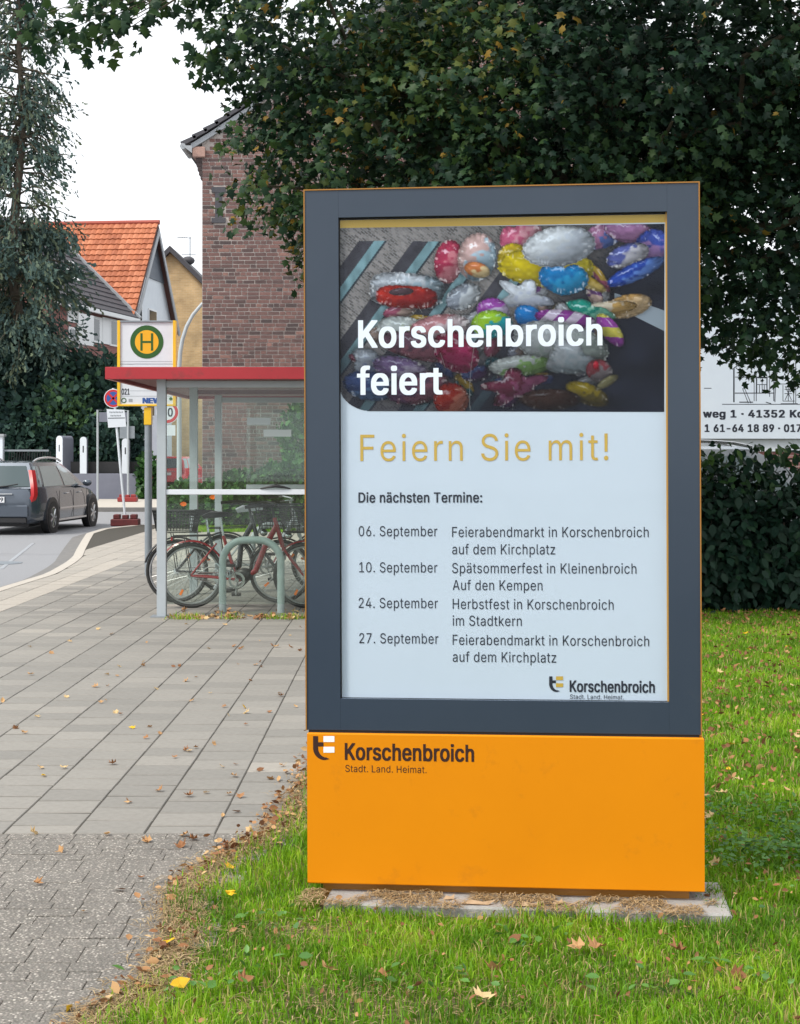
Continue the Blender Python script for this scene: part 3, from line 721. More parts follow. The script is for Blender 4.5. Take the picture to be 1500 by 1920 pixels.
po = npmesh('printed_photograph', V_.reshape(-1, 3), FQ, pim, None, poster)
ca = po.data.attributes.new('ink', 'FLOAT_COLOR', 'POINT')
ca.data.foreach_set('color', np.concatenate([IM.reshape(-1, 3), np.ones((NX*NY, 1))], 1).astype(np.float32).ravel())

def ktext(s, px0, px1, py, cap, mt, parent, off=0.0, space=1.0, lift=.0014, base=False):
    y_ = -.0068 if base else PY_-lift
    u0, z0 = kuz(px0, py); u1, _ = kuz(px1, py); _, z1 = kuz(px0, py-cap)
    return text_obj('lettering', s, lambda a, b: (u0+a, y_, z0+b), u1-u0, z1-z0, mt, parent, off, space)
B = .018
ktext('Korschenbroich', 672, 1128, 650.5, 50, M['white_print'], poster, B, 1.04)
ktext('feiert', 670, 827, 739, 51, M['white_print'], poster, B, 1.04)
ktext('Feiern Sie mit!', 674, 1141, 864.5, 49.5, M['gold'], poster, .004, 1.12)
K_ = M['black_print']
ktext('Die nächsten Termine:', 671, 903, 942.5, 18.5, K_, poster, .013, 1.05)
for s_, a, b_, c in (('06. September', 671, 819, 1006), ('10. September', 672, 819, 1074), ('24. September', 671, 820, 1141), ('27. September', 672, 821, 1207.5)):
    ktext(s_, a, b_, c, 19, K_, poster, .003, 1.06)
for s_, a, b_, c in (('Feierabendmarkt in Korschenbroich', 847, 1217, 1007.5), ('auf dem Kirchplatz', 847, 1041, 1040), ('Spätsommerfest in Kleinenbroich', 847, 1194, 1075.5),
                     ('Auf den Kempen', 848, 1017, 1107.5), ('Herbstfest in Korschenbroich', 848, 1151, 1143), ('im Stadtkern', 848, 978, 1174.5),
                     ('Feierabendmarkt in Korschenbroich', 848, 1218, 1210.5), ('auf dem Kirchplatz', 848, 1043, 1242.5)):
    ktext(s_, a, b_, c, 19, K_, poster, .003, 1.05)
ktext('Korschenbroich', 1069, 1228, 1299, 21, K_, poster, .018, 1.03)
ktext('Stadt. Land. Heimat.', 1069, 1170, 1312.5, 8.5, K_, poster, .002, 1.03)
def emblem(x0, y0, s, dark, light, parent, base=False):
    y_ = -.0068 if base else PY_-.0014
    def Q(a, b): u, z = kuz(x0+a*s, y0+b*s); return (u, y_, z)
    m1 = MB()       # the stem with its curved foot, in a 42 x 46 box
    arc_o = [(0+1, 22)]+[(1+21*(1-math.cos(t_*math.pi/2))*1.05, 22+23*math.sin(t_*math.pi/2)) for t_ in np.linspace(.05, 1, 9)]+[(32, 43)]
    arc_i = [(26, 40)]+[(26-15.5*math.sin(t_*math.pi/2), 40-18*(1-math.cos(t_*math.pi/2))) for t_ in np.linspace(.15, 1, 8)]
    poly = [(1, 0)]+arc_o+arc_i+[(10.5, 19.5), (20.5, 19.5), (20.5, 11.5), (10.5, 11.5), (10.5, 0)]
    n = len(poly)
    import mathutils
    tris = mathutils.geometry.tessellate_polygon([[Vector((a, b, 0)) for a, b in poly]])
    m1.add([Q(*p) for p in poly], [tuple(t_) for t_ in tris]); m1.build('emblem', dark, parent)
    m2 = MB()
    for b0, b1 in ((0, 11), (20, 31)):
        m2.add([Q(20.5, b1), Q(41, b1), Q(41, b0), Q(20.5, b0)], [(0, 1, 2, 3)])
    m2.build('emblem_bars', light, parent)
emblem(1029, 1270, .655, K_, M['gold'], poster)
bc = [c for c in kiosk.children if c.name.startswith('base_cladding')][0]
ktext('Korschenbroich', 648, 888, 1423.5, 30.5, M['brown_print'], bc, .018, 1.03, base=True)
ktext('Stadt. Land. Heimat.', 648, 800, 1446.5, 13, M['brown_print'], bc, .003, 1.04, base=True)
emblem(586.5, 1379.5, 1.0, M['brown_print'], M['white_print'], bc, base=True)
m_ = MB(); m_.box(wl0+.0036, .0208, wz0+.0004, wr0-.0056, .0228, wz1-.0045); m_.build('glass_pane', M['posterglass'], kiosk)
m_ = MB()
for zz in (wz1-.25, wz0+.25): m_.disc((ub+.002, .12, zz), (1, 0, 0), .012, .006, 12)
m_.build('lock', M['steel_dark'], kiosk)

# concrete foundation under it
fd = empty('foundation_slab', KM @ Vector((KW/2, .1, 0)), KA, 'pale concrete strip under the orange base, half covered by grass', 'foundation')
m_ = MB(); m_.box(-KW/2+.085, -.235, -.12, KW/2+.085, .16, .022, bev=.008); m_.build('concrete_slab', M['concrete'], fd)

# ------------------------------------------------------------------ shelter over the bicycles
SY0, SY1, SXL, SXR = 14.97, 19.7, -2.305, .35
sh = empty('bus_shelter', (SXL, SY0, 0), 0, 'glass bus shelter with a flat red-edged roof beside the pavement', 'bus shelter')
def L(x, y, z): return (x-SXL, y-SY0, z)
def sbox(name, x0, y0, z0, x1, y1, z1, mt, bev=0):
    q = MB(); q.box(*L(x0, y0, z0), *L(x1, y1, z1), bev=bev); return q.build(name, mt, sh)
rz0, rz1 = H+(HZ-711)/FPX*14.72, H+(HZ-688)/FPX*14.72
RX0 = (197-CX)*14.72/FPX; RX1 = .75; RY0, RY1 = 14.72, 20.3
sbox('fascia', RX0, RY0, rz0, RX1, RY0+.035, rz1, M['redroof'], .004)
sbox('fascia', RX0, RY1-.035, rz0, RX1, RY1, rz1, M['redroof'], .004)
sbox('fascia', RX0, RY0+.036, rz0, RX0+.035, RY1-.036, rz1, M['redroof'], .004)
sbox('fascia', RX1-.035, RY0+.036, rz0, RX1, RY1-.036, rz1, M['redroof'], .004)
sbox('roof_panel', RX0+.036, RY0+.036, rz1-.03, RX1-.036, RY1-.036, rz1-.012, M['redroof'])
q = MB()
for k in range(7):
    x = RX0+.05+k*(RX1-RX0-.1)/7
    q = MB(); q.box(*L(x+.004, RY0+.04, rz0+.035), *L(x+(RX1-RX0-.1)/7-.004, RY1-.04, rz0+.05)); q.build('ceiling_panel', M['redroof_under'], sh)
pw = .086
posts = [(SXL, SY0), (SXL, SY0*1.155), (SXL, SY0*1.312), (SXR, SY0), (SXR, SY0*1.155), (SXR, SY0*1.312)]
for x, y in posts: sbox('post', x-pw/2, y-pw/2, -.05, x+pw/2, y+pw/2, rz0+.03, M['steel'], .006)
for x in (SXL, ):
    q = MB(); q.box(*L(x-.10, SY0-.10, -.02), *L(x+.10, SY0+.10, .008)); q.build('base_plate', M['steel_dark'], sh)
sbox('cross_beam', SXL+pw/2+.002, SY0-.03, rz0-.068, SXR-pw/2-.002, SY0+.03, rz0-.004, M['steel'], .004)
sbox('cross_beam', SXL+pw/2+.002, posts[2][1]-.03, rz0-.068, SXR-pw/2-.002, posts[2][1]+.03, rz0-.004, M['steel'], .004)
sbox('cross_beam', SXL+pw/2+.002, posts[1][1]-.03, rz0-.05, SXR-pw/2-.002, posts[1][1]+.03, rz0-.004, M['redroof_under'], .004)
sbox('side_beam', SXR-.03, SY0+pw/2, rz0-.06, SXR+.03, posts[1][1]-pw/2, rz0-.002, M['steel'])
sbox('side_beam', SXR-.03, posts[1][1]+pw/2, rz0-.06, SXR+.03, posts[2][1]-pw/2, rz0-.002, M['steel'])
zr0, zr1 = H-(927-HZ)/FPX*SY0, H-(918-HZ)/FPX*SY0
zr0 -= .002; zr1 += .002
sbox('rail', SXL+pw/2+.002, SY0-.028, zr0, SXR-pw/2-.002, SY0+.028, zr1, M['signwhite'], .004)
sbox('rail', -1.95, posts[2][1]-.03, H-(917-HZ)/FPX*19.64, SXR-pw/2-.002, posts[2][1]+.03, H-(908.5-HZ)/FPX*19.64, M['signwhite'], .004)
gl = M['shelterglass']
sbox('glass_pane', SXL+pw/2+.01, SY0-.004, zr1+.004, SXR-pw/2-.01, SY0+.004, rz0-.07, gl)
sbox('glass_pane', SXL+pw/2+.01, SY0-.004, .12, SXR-pw/2-.01, SY0+.004, zr0-.004, gl)
sbox('glass_pane', -1.95, posts[2][1]-.004, H-(908-HZ)/FPX*19.64+.01, SXR-pw/2-.01, posts[2][1]+.004, rz0-.07, gl)
for a, b_ in ((0, 1), (1, 2)):
    sbox('glass_pane', SXR-.004, posts[3+a][1]+pw/2+.01, .35, SXR+.004, posts[3+b_][1]-pw/2-.01, rz0-.07, gl)
q = MB(); hz_ = zr1+.02
q.tube([L(-1.35, SY0-.03, hz_-.012), L(-1.27, SY0-.04, hz_+.004), L(-1.2, SY0-.04, hz_+.014), L(-1.12, SY0-.04, hz_+.002), L(-1.06, SY0-.03, hz_-.012)], [.006, .011, .017, .011, .006], 8)
q.build('clamp', M['black'], sh, True)
for i_, (px, py, ww, hh) in enumerate(((485, 790, 44, 13), (520, 812, 52, 13))):
    c = at(px, py, SY0-.012); q = MB(); q.box(*L(c.x-ww/386, SY0-.007, c.z-hh/386), *L(c.x+ww/386, SY0-.005, c.z+hh/386)); q.build('sticker', mat('sticker_film', (.30, .34, .34), rough=.5) if i_ == 0 else bpy.data.materials['sticker_film'], sh)  # flat grey-green films painted as reflections on the near pane

# ------------------------------------------------------------------ cycle stands
def stand(x0, x1, Y, h, label):
    cx_ = (x0+x1)/2; t = empty('cycle_stand', (cx_, Y, 0), 0, label, 'cycle stand', 'grey hoops for locking bicycles'); r = .22; hw = (x1-x0)/2
    pts = [(-hw, 0, -.1), (-hw, 0, h-r)]+[(-hw+r*(1-math.cos(a)), 0, h-r+r*math.sin(a)) for a in np.linspace(.2, math.pi/2, 7)]
    pts += [(-p[0], 0, p[2]) for p in pts[::-1]]
    q = MB(); q.tube(pts, .037, 14); q.build('hoop', M['hoop'], t, True); return t
S1 = stand(-1.757, -1.18, 15.32, .72, 'grey steel hoop in front of the red bicycle, nearest the camera')
stand(-1.80, -1.10, 18.9, .70, 'grey steel hoop further back under the shelter roof')
lk = empty('bicycle_lock', (-1.757, 15.32, .42), 0, 'thin pale cable lock looped round the near grey hoop', 'bicycle lock')
q = MB(); q.tube([(.07*math.cos(a), .055*math.sin(a)+.02, .03*math.sin(a*2)-.05*math.cos(a)) for a in np.linspace(0, 2*math.pi, 18)[:-1]], .007, 6, closed=True); q.build('cable', M['steel'], lk, True)

# ------------------------------------------------------------------ bicycles
def bicycle(name, label, x, y, heading, paint, crate=True, front_basket=True, saddle='black', seed=0, wb=1.15, lean=0.0):
    """rear axle at the origin's left; the bicycle points along +X before heading"""
    g_ = random.Random(seed); b = empty(name, (x, y, 0), heading, label, 'bicycle', 'bicycles parked under the shelter')
    b.rotation_euler = (lean, 0, heading)
    RW = .335; ra, fa = (0, 0, RW), (wb, 0, RW); hs_, ht_ = (wb-.235, 0, .62), (wb-.31, 0, .90); bb = (.47, 0, .29); st = (.33, 0, .74)
    def wheel(c):
        q = MB(); N = 36
        q.tube([(c[0]+(RW-.018)*math.cos(a), 0, c[2]+(RW-.018)*math.sin(a)) for a in np.linspace(0, 2*math.pi, N+1)[:-1]], .0185, 8, closed=True)
        w_ = q.build('wheel', M['rubber'], b, True)
        q = MB(); q.tube([(c[0]+(RW-.045)*math.cos(a), 0, c[2]+(RW-.045)*math.sin(a)) for a in np.linspace(0, 2*math.pi, N+1)[:-1]], .0115, 6, closed=True)
        q.build('rim', M['rimmetal'], w_, True)
        q = MB()
        for k in range(28):
            a = k*2*math.pi/28+g_.random()*.02; s_ = (-1)**k*.03; o_ = a+(.35 if k % 4 < 2 else -.35)
            q.tube([(c[0]+.02*math.cos(o_), s_, c[2]+.02*math.sin(o_)), (c[0]+(RW-.05)*math.cos(a), 0, c[2]+(RW-.05)*math.sin(a))], .0018, 3, caps=False)
        q.build('spokes', M['rimmetal'], w_)
        q = MB(); q.disc(c, (0, 1, 0), .028, .09, 14); q.build('hub', M['chrome'], w_)
        for a in (.9, 4.2):
            q = MB(); q.box(-.03, -.008, -.012, .03, .008, .012, M=Matrix.Translation((c[0]+.2*math.cos(a+seed), 0, c[2]+.2*math.sin(a+seed))) @ Matrix.Rotation(-a-seed, 4, 'Y')); q.build('reflector', M['orangeref'], w_)
        return w_
    wheel(ra); wheel(fa)
    P_ = M[paint]
    q = MB(); low = [ht_[:3], (wb-.36, 0, .74), (.66, 0, .40), (.56, 0, .315), bb]
    q.tube([(wb-.318, 0, .925), (wb-.235, 0, .63)], .023, 10); q.tube([(wb-.30, 0, .84), (wb-.42, 0, .62), (.66, 0, .385), (.55, 0, .31), bb], [.028, .030, .030, .028, .026], 10)
    q.tube([bb, st], .018, 8)
    for s_ in (-.05, .05):
        q.tube([(0, s_, RW), (.2, s_*.8, RW-.015), (bb[0], s_*.4, bb[2])], .011, 7); q.tube([(0, s_, RW), (.26, s_*.35, .66)], .009, 7)
    q.build('frame', P_, b, True)
    q = MB()
    for s_ in (-.045, .045): q.tube([(wb-.235, s_*.8, .63), (wb-.15, s_, .50), (wb-.02, s_, RW)], [.015, .013, .009], 7)
    q.tube([(wb-.235, -.045, .635), (wb-.235, .045, .635)], .015, 7); q.build('fork', P_, b, True)
    for c, a0, a1 in ((ra, .35, 2.9), (fa, .3, 2.75)):
        q = MB(); pr = [(-.028, -.012), (-.02, 0), (0, .006), (.02, 0), (.028, -.012)]; n = 16; vs = []; fs = []
        for i in range(n+1):
            a = a0+(a1-a0)*i/n
            for (dy, dr) in pr: vs.append((c[0]+(RW+.022+dr)*math.cos(a), dy, c[2]+(RW+.022+dr)*math.sin(a)))
        for i in range(n):
            for k in range(4): fs.append((i*5+k, i*5+k+1, (i+1)*5+k+1, (i+1)*5+k))
        q.add(vs, fs); q.build('mudguard', M['black'] if seed else P_, b, True)
    q = MB(); q.tube([st, (.30, 0, .93)], .012, 8); q.build('seat_post', M['chrome'], b, True)
    q = MB(); zs = .95
    q.add([(.12, -.085, zs), (.12, .085, zs), (.20, .095, zs+.035), (.20, -.095, zs+.035), (.36, .035, zs+.03), (.36, -.035, zs+.03), (.43, .018, zs+.012), (.43, -.018, zs+.012),
           (.14, -.06, zs-.035), (.14, .06, zs-.035), (.42, .012, zs-.012), (.42, -.012, zs-.012)],
          [(0, 3, 2, 1), (3, 5, 4, 2), (5, 7, 6, 4), (0, 1, 9, 8), (8, 9, 10, 11), (6, 7, 11, 10), (1, 2, 9), (2, 4, 10, 9), (4, 6, 10), (0, 8, 3), (3, 8, 11, 5), (5, 11, 7)])
    q.build('saddle', M['signwhite'] if saddle == 'white' else M['black'], b, True)
    q = MB(); hx = wb-.34
    q.tube([(hx+.02, 0, .92), (hx-.005, 0, 1.04)], .013, 8); q.tube([(hx-.24, -.29, 1.05), (hx-.08, -.27, 1.07), (hx+.02, -.12, 1.06), (hx+.01, 0, 1.045), (hx+.02, .12, 1.06), (hx-.08, .27, 1.07), (hx-.24, .29, 1.05)], .011, 8)
    hb = q.build('handlebar', M['chrome'] if saddle == 'white' else M['black'], b, True)
    for s_ in (-1, 1):
        q = MB(); q.tube([(hx-.25, s_*.292, 1.049), (hx-.13, s_*.282, 1.062)], .017, 8); q.build('grip', M['black'], hb, True)
    q = MB(); q.disc((bb[0], -.045, bb[2]), (0, 1, 0), .085, .004, 20, r2=.06); q.disc((bb[0], -.045, bb[2]), (0, 1, 0), .022, .02, 12)
    q.tube([(bb[0]-.43, -.045, RW+.03), (bb[0], -.045, bb[2]+.085)], .004, 4); q.tube([(bb[0]-.43, -.045, RW-.03), (bb[0], -.045, bb[2]-.085)], .004, 4)
    q.build('chainwheel', M['chrome'], b)
    for s_ in (-1, 1):
        a = 1.15+g_.random(); dx, dz = .17*math.cos(a)*s_, -.17*math.sin(a)*s_
        q = MB(); q.tube([(bb[0], s_*.065, bb[2]), (bb[0]+dx, s_*.075, bb[2]+dz)], .011, 6); cr_ = q.build('crank', M['chrome'], b)
        q = MB(); q.box(bb[0]+dx-.045, s_*.13-.045, bb[2]+dz-.012, bb[0]+dx+.045, s_*.13+.045, bb[2]+dz+.012); q.build('pedal', M['black'], cr_)
    q = MB()
    for s_ in (-.06, .06):
        q.tube([(-.19, s_, .735), (.24, s_, .745)], .006, 5); q.tube([(0, s_, RW), (-.06, s_, .735)], .005, 5)
    for k in range(4): q.tube([(-.17+.12*k, -.06, .738), (-.17+.12*k, .06, .738)], .005, 5)
    q.build('rack', M['black'], b)
    if crate:
        q = MB(); z0, z1 = .755, .97
        for k in range(13):
            f = k/12; x0 = -.20+.38*f; x1 = -.235+.45*f
            for s_ in (-1, 1): q.tube([(x0, s_*.13, z0), (x1, s_*.165, z1)], .0045, 4)
        for k in range(9):
            f = k/8; y_ = -.13+.26*f; y2 = -.165+.33*f
            q.tube([(-.20, y_, z0), (-.235, y2, z1)], .0045, 4); q.tube([(.18, y_, z0), (.215, y2, z1)], .0045, 4); q.tube([(-.20, y_, z0), (.18, y_, z0)], .003, 4)
        for f in np.linspace(0, 1, 7):
            xa, xb, yy, zz = -.20-.035*f, .18+.035*f, .13+.035*f, z0+(z1-z0)*f; r_ = .0045 if f < 1 else .010
            q.tube([(xa, -yy, zz), (xb, -yy, zz), (xb, yy, zz), (xa, yy, zz)], r_, 4, closed=True)
        q.build('rear_basket', M['basket'], b)
    if front_basket:
        q = MB(); z0, z1 = .78, 1.05; xc = wb-.10
        for k in range(14):
            a0 = 2*math.pi*k/14
            q.tube([(xc+.125*math.cos(a0), .13*math.sin(a0), z0), (xc+.18*math.cos(a0), .19*math.sin(a0), z1)], .004, 4)
        for f in np.linspace(0, 1, 8):
            q.tube([(xc+(.125+.055*f)*math.cos(a), (.13+.06*f)*math.sin(a), z0+(z1-z0)*f) for a in np.linspace(0, 2*math.pi, 15)[:-1]], .0045 if f < 1 else .009, 4, closed=True)
        q.disc((xc, 0, z0), (0, 0, 1), .12, .006, 14); q.build('front_basket', M['basket'], b)
    q = MB(); q.sphere((wb-.18, 0, .74), .038, 10, 6, sc=(1.1, 1, 1)); q.build('front_lamp', M['chrome'], b, True)
    q = MB(); q.box(-.20, -.03, .69, -.185, .03, .725); q.build('rear_lamp', M['taillight'], b)
    q = MB(); q.tube([(wb-.33, .02, .98), (wb-.2, .05, .86), (wb-.26, .03, .72), (.6, .02, .42), (.45, .03, .5)], .004, 4); q.build('cable', M['black'], b)
    if seed == 0:
        q = MB(); q.sphere((.545, 0, .34), .075, 12, 8, sc=(1.25, .6, .95)); q.build('motor', M['black'], b, True)
    return b
bicycle('bicycle', 'dark red step-through bicycle with a motor and front basket behind the near hoop', -2.13, 15.78, 0, 'bikered', crate=False, seed=0, wb=1.17, lean=R(2))
bicycle('bicycle', 'black bicycle with a wire basket on its rear rack beside the shelter post', -2.36, 16.35, R(-3), 'bikedark', crate=True, front_basket=True, seed=3, wb=1.10, lean=R(-3))
bicycle('bicycle', 'silver bicycle with a white saddle, rearmost of the three under the shelter', -1.98, 17.5, R(6), 'bikesilver', crate=False, front_basket=False, saddle='white', seed=5, wb=1.08, lean=R(4))

# ------------------------------------------------------------------ bus stop sign and the other signs
BY = 19.9; bp = at(277.5, 900, BY)
bs = empty('bus_stop_sign', (bp.x, BY, 0), 0, 'yellow framed bus stop sign with a round green H on a grey pole', 'bus stop sign')
def B_(px, py, dy=0): p = at(px, py, BY+dy); return (p.x-bp.x, dy, p.z)
q = MB(); q.tube([(0, 0.03, -.1), (0, .03, B_(0, 768)[2])], .048, 14); q.build('pole', M['steel_dark'], bs, True)
q = MB(); a, c = B_(270.5, 797), B_(284, 764); q.box(a[0], -.025, a[2], c[0], .085, c[2], bev=.008); q.build('pole_collar', M['yellow'], bs)
a, c = B_(221, 761.5), B_(330.5, 601.5)
q = MB(); t_ = .036
q.box(a[0], -.05, a[2], a[0]+t_, .09, c[2], bev=.004); q.box(c[0]-t_, -.05, a[2], c[0], .09, c[2], bev=.004)
q.box(a[0]+t_, -.05, c[2]-.022, c[0]-t_, .09, c[2], bev=.003, m=1); q.box(a[0]+t_, -.05, a[2], c[0]-t_, .09, a[2]+.022, bev=.003)
q.build('sign_frame', [M['yellow'], M['steel_dark']], bs)
zs_ = B_(0, 683)[2]
q = MB(); q.box(a[0]+t_+.001, -.03, zs_+.004, c[0]-t_-.001, .07, c[2]-.023); hp = q.build('upper_panel', M['signwhite'], bs)
q = MB(); q.box(a[0]+t_+.001, -.03, a[2]+.023, c[0]-t_-.001, .07, zs_-.004); lp = q.build('route_panel', M['signwhite'], bs)
hc = B_(276, 641.5)
q = MB(); q.disc((hc[0], -.0325, hc[2]), (0, 1, 0), .214, .002, 48, r2=.152); q.build('ring', M['green_print'], hp)
q = MB(); q.disc((hc[0], -.0325, hc[2]), (0, 1, 0), .152, .002, 48); q.build('yellow_disc', M['hgold'], hp)
q = MB()
for s_ in (-1, 1): q.box(hc[0]+s_*.068-.014, -.0355, hc[2]-.112, hc[0]+s_*.068+.014, -.0338, hc[2]+.112)
q.box(hc[0]-.054, -.0355, hc[2]-.013, hc[0]+.054, -.0338, hc[2]+.013); q.build('letter', M['green_print'], hp)
q = MB(); z_ = B_(0, 678)[2]; q.box(a[0]+t_+.01, -.0315, z_-.002, c[0]-t_-.01, -.0302, z_+.002)
q.build('line', M['grey_print'], hp)
q = MB()
for yy in (719, 733, 743): z_ = B_(0, yy)[2]; q.box((a[0]+.16) if yy < 743 else a[0]+t_+.01, -.0315, z_-.002, c[0]-t_-.01, -.0302, z_+.002)
q.build('line', M['grey_print'], lp)
def btext(s, x0, x1, y, cap, mt, par, off=0):
    p0, p1 = B_(x0, y), B_(x1, y)
    return text_obj('lettering', s, lambda u, v: (p0[0]+u, -.0325, p0[2]+v), p1[0]-p0[0], cap*BY/FPX, mt, par, off)
btext('021', 229, 243.5, 740, 11, M['black_print'], lp, .02); btext('NEW', 269, 302, 756, 9.5, M['blue_print'], lp, .04)
q = MB(); e = B_(233, 751); q.disc((e[0], -.032, e[2]), (0, 1, 0), .034, .002, 20, r2=.022); e = B_(321, 748); q.disc((e[0], -.032, e[2]), (0, 1, 0), .022, .002, 20); q.build('round_logo', M['green_print'], lp)
q = MB(); e = B_(242, 751); q.box(e[0], -.0318, e[2]-.02, e[0]+.05, -.0304, e[2]+.02); q.build('small_print', M['zinc'], lp)

NY_ = 33.5; np0 = at(234, 968, NY_); np1 = at(212.5, 735, NY_)
ns = empty('no_stopping_sign', (np0.x, NY_, 0), 0, 'leaning no stopping sign with a white plate on a dark red foot block', 'traffic sign')
def N_(px, py, dy=0): p = at(px, py, NY_); return Vector((p.x-np0.x, dy, p.z))
q = MB(); q.tube([N_(235, 975), N_(212, 728)], .028, 10); q.build('pole', M['signwhite'], ns, True)
cc_ = N_(213, 747)
q = MB(); q.disc(cc_+Vector((0, -.035, 0)), (0, 1, 0), .205, .006, 32); dsk = q.build('round_plate', M['signwhite'], ns)
q = MB(); q.disc(cc_+Vector((0, -.0395, 0)), (0, 1, 0), .19, .002, 32, r2=.145); 
for ang in (45, -45):
    Mx = Matrix.Translation(cc_+Vector((0, -.0425, 0))) @ Matrix.Rotation(R(ang), 4, 'Y'); q.box(-.145, -.001, -.022, .145, .001, .022, M=Mx)
q.build('red_marking', M['red_print'], dsk)
q = MB(); q.disc(cc_+Vector((0, -.0395, 0)), (0, 1, 0), .145, .002, 32); q.build('blue_field', M['blue_print'], dsk)
q = MB()
pl_ = [N_(200.5, 767), N_(234, 768.5), N_(237.5, 800), N_(203.5, 802)]
q.prism([p+Vector((0, -.045, 0)) for p in pl_], (0, .008, 0)); wp = q.build('white_plate', M['signwhite'], ns)
q = MB()
def quadl(x0, y0, x1, y1, h_): return [N_(x0, y0, -.0475), N_(x1, y1, -.0475), N_(x1, y1+h_, -.0475), N_(x0, y0+h_, -.0475)]
q.prism(quadl(203, 783.5, 235, 783, 1.4), (0, .001, 0)); q.build('line', M['black_print'], wp)
q = MB()
for x, y_, n in ((206, 771.5, 9), (208, 778, 7)):
    for k in range(n): q.prism(quadl(x+k*2.9, y_+(k % 2)*.3, x+k*2.9+2.0, y_+(k % 2)*.3, 2.6), (0, .001, 0))
q.build('small_print', M['grey_print'], wp)
def foot_block(px0, px1, py0, py1, Y, par, rot=0):
    c = at((px0+px1)/2, py1, Y); w_ = (px1-px0)*Y/FPX/2; h_ = (py1-py0)*Y/FPX
    q = MB(); q.box(-w_, -.18, 0, w_, .18, h_*.62, bev=.02)
    for s_ in (-1, 1): q.box(s_*w_*.62-w_*.22, -.12, h_*.62-.002, s_*w_*.62+w_*.22, .12, h_, bev=.015)
    q.box(-w_*.2, -.10, h_*.62-.002, w_*.2, .10, h_*.95, bev=.01)
    return q, c
q, c = foot_block(210, 261, 968, 990, NY_, ns); o = q.build('foot_block', M['brickred'], ns); o.location = (c.x-np0.x, 0, max(-.02, c.z)); 
q, c = foot_block(222, 257, 931, 945, 48.0, None)
fb = empty('sign_foot_block', (c.x, 48, -.0), 0, 'red rubber foot block with a pale base in front of the grey wall', 'foot block')
o = q.build('foot_block', mat('bright_red_rubber', (.26, .025, .025), rough=.6), fb); o.location.z = .03

IY = 49.3; ip = at(183, 900, IY)
isg = empty('street_sign_frame', (ip.x, IY, 0), 0, 'thin grey two-legged frame holding a dark board before the wall', 'street sign')
def I_(px, py): p = at(px, py, IY); return Vector((p.x-ip.x, 0, p.z))
q = MB(); q.tube([I_(183, 938), I_(183, 769), I_(240, 770), I_(240, 938)], .035, 8); q.build('frame', M['steel'], isg, True)
q = MB(); a, c = I_(186, 791), I_(238, 773); q.box(a.x, -.02, a.z, c.x, .02, c.z); q.build('board', M['lowwall'], isg)
q = MB(); a, c = I_(224, 822), I_(252, 799); q.box(a.x, .03, a.z, c.x, .06, c.z); q.build('plate', M['steel_dark'], isg)

ZY = 41.0; zp = at(306, 900, ZY)
zs = empty('speed_limit_sign', (zp.x, ZY, 0), 0, 'round white speed limit sign with a red ring half hidden by the shelter post', 'traffic sign')
cc_ = at(314, 773, ZY)-Vector((zp.x, ZY, 0))
q = MB(); q.tube([(0, .05, -.1), (0, .05, cc_.z+.35)], .038, 10); q.build('pole', M['steel'], zs, True)
q = MB(); q.disc(cc_, (0, 1, 0), .30, .006, 36); dsk = q.build('round_plate', M['signwhite'], zs)
q = MB(); q.disc(cc_+Vector((0, -.0045, 0)), (0, 1, 0), .285, .002, 36, r2=.205); q.build('red_ring', M['red_print'], dsk)
text_obj('lettering', '30', lambda u, v: (cc_.x-.135+u, -.0052, cc_.z-.11+v), .27, .22, M['black_print'], dsk, .02)
q = MB(); c2_ = cc_; q.box(c2_.x-.21, -.003, c2_.z-.62, c2_.x+.21, .003, c2_.z-.34); q.build('lower_plate', M['signwhite'], zs)

LY = 45.0; lp0 = at(337, 900, LY)
sl_ = empty('street_lamp', (lp0.x, LY, 0), 0, 'grey street lamp with a curved arm in front of the ochre house', 'street lamp')
def L2(px, py): p = at(px, py, LY); return Vector((p.x-lp0.x, 0, p.z))
q = MB(); q.tube([L2(336, 970), L2(336, 760), L2(336, 690), L2(338, 660), L2(342, 637), L2(350, 612), L2(362, 590), L2(378, 571), L2(400, 556), L2(425, 548)], [.075, .07, .065, .06, .058, .055, .052, .05, .048, .045], 10)
q.build('pole', M['steel'], sl_, True)
q = MB(); e = L2(432, 548); q.sphere((e.x, 0, e.z), .2, 12, 6, sc=(1.6, .7, .4)); q.build('lamp_head', M['steel_dark'], sl_, True)

# ------------------------------------------------------------------ garden wall, gate posts, gate
WY = 51.2; ztw = H-(888-HZ)*WY/FPX
gw = empty('garden_wall', (at(190, 0, WY).x, WY, 0), 0, 'low grey rendered wall behind the no stopping sign', 'wall')
x0, x1 = at(118, 0, WY).x-gw.location.x, at(265, 0, WY).x-gw.location.x
q = MB(); q.box(x0, 0, -.1, x1, .24, ztw, bev=.01); q.build('wall_body', M['lowwall'], gw)
def gatepost(px, ptop, w_px, dep, rz, label, base=None):
    c = at(px, 0, WY); zt_ = H-(ptop-HZ)*WY/FPX; w_ = w_px*WY/FPX/2; z0 = ztw+.002 if base is None else base
    t = empty('gate_post', (c.x, WY+.02, 0), rz, label, 'gate post', 'white round-topped posts along the garden wall')
    prof = [(-w_, z0), (-w_, zt_-w_)]+[(-w_*math.cos(a), zt_-w_+w_*math.sin(a)) for a in np.linspace(.2, math.pi-.2, 9)]+[(w_, zt_-w_), (w_, z0)]
    q = MB(); q.prism([(a, -.02, b_) for a, b_ in prof], (0, .02, 0)); q.build('white_face', M['postwhite'], t)
    q = MB(); q.prism([(a, .0005, b_) for a, b_ in prof], (0, dep, 0)); q.build('post_body', M['lowwall'], t)
    q = MB(); q.box(-.018, -.026, zt_-.52, .018, -.0205, zt_-.30); q.build('bell_plate', M['black'], t)
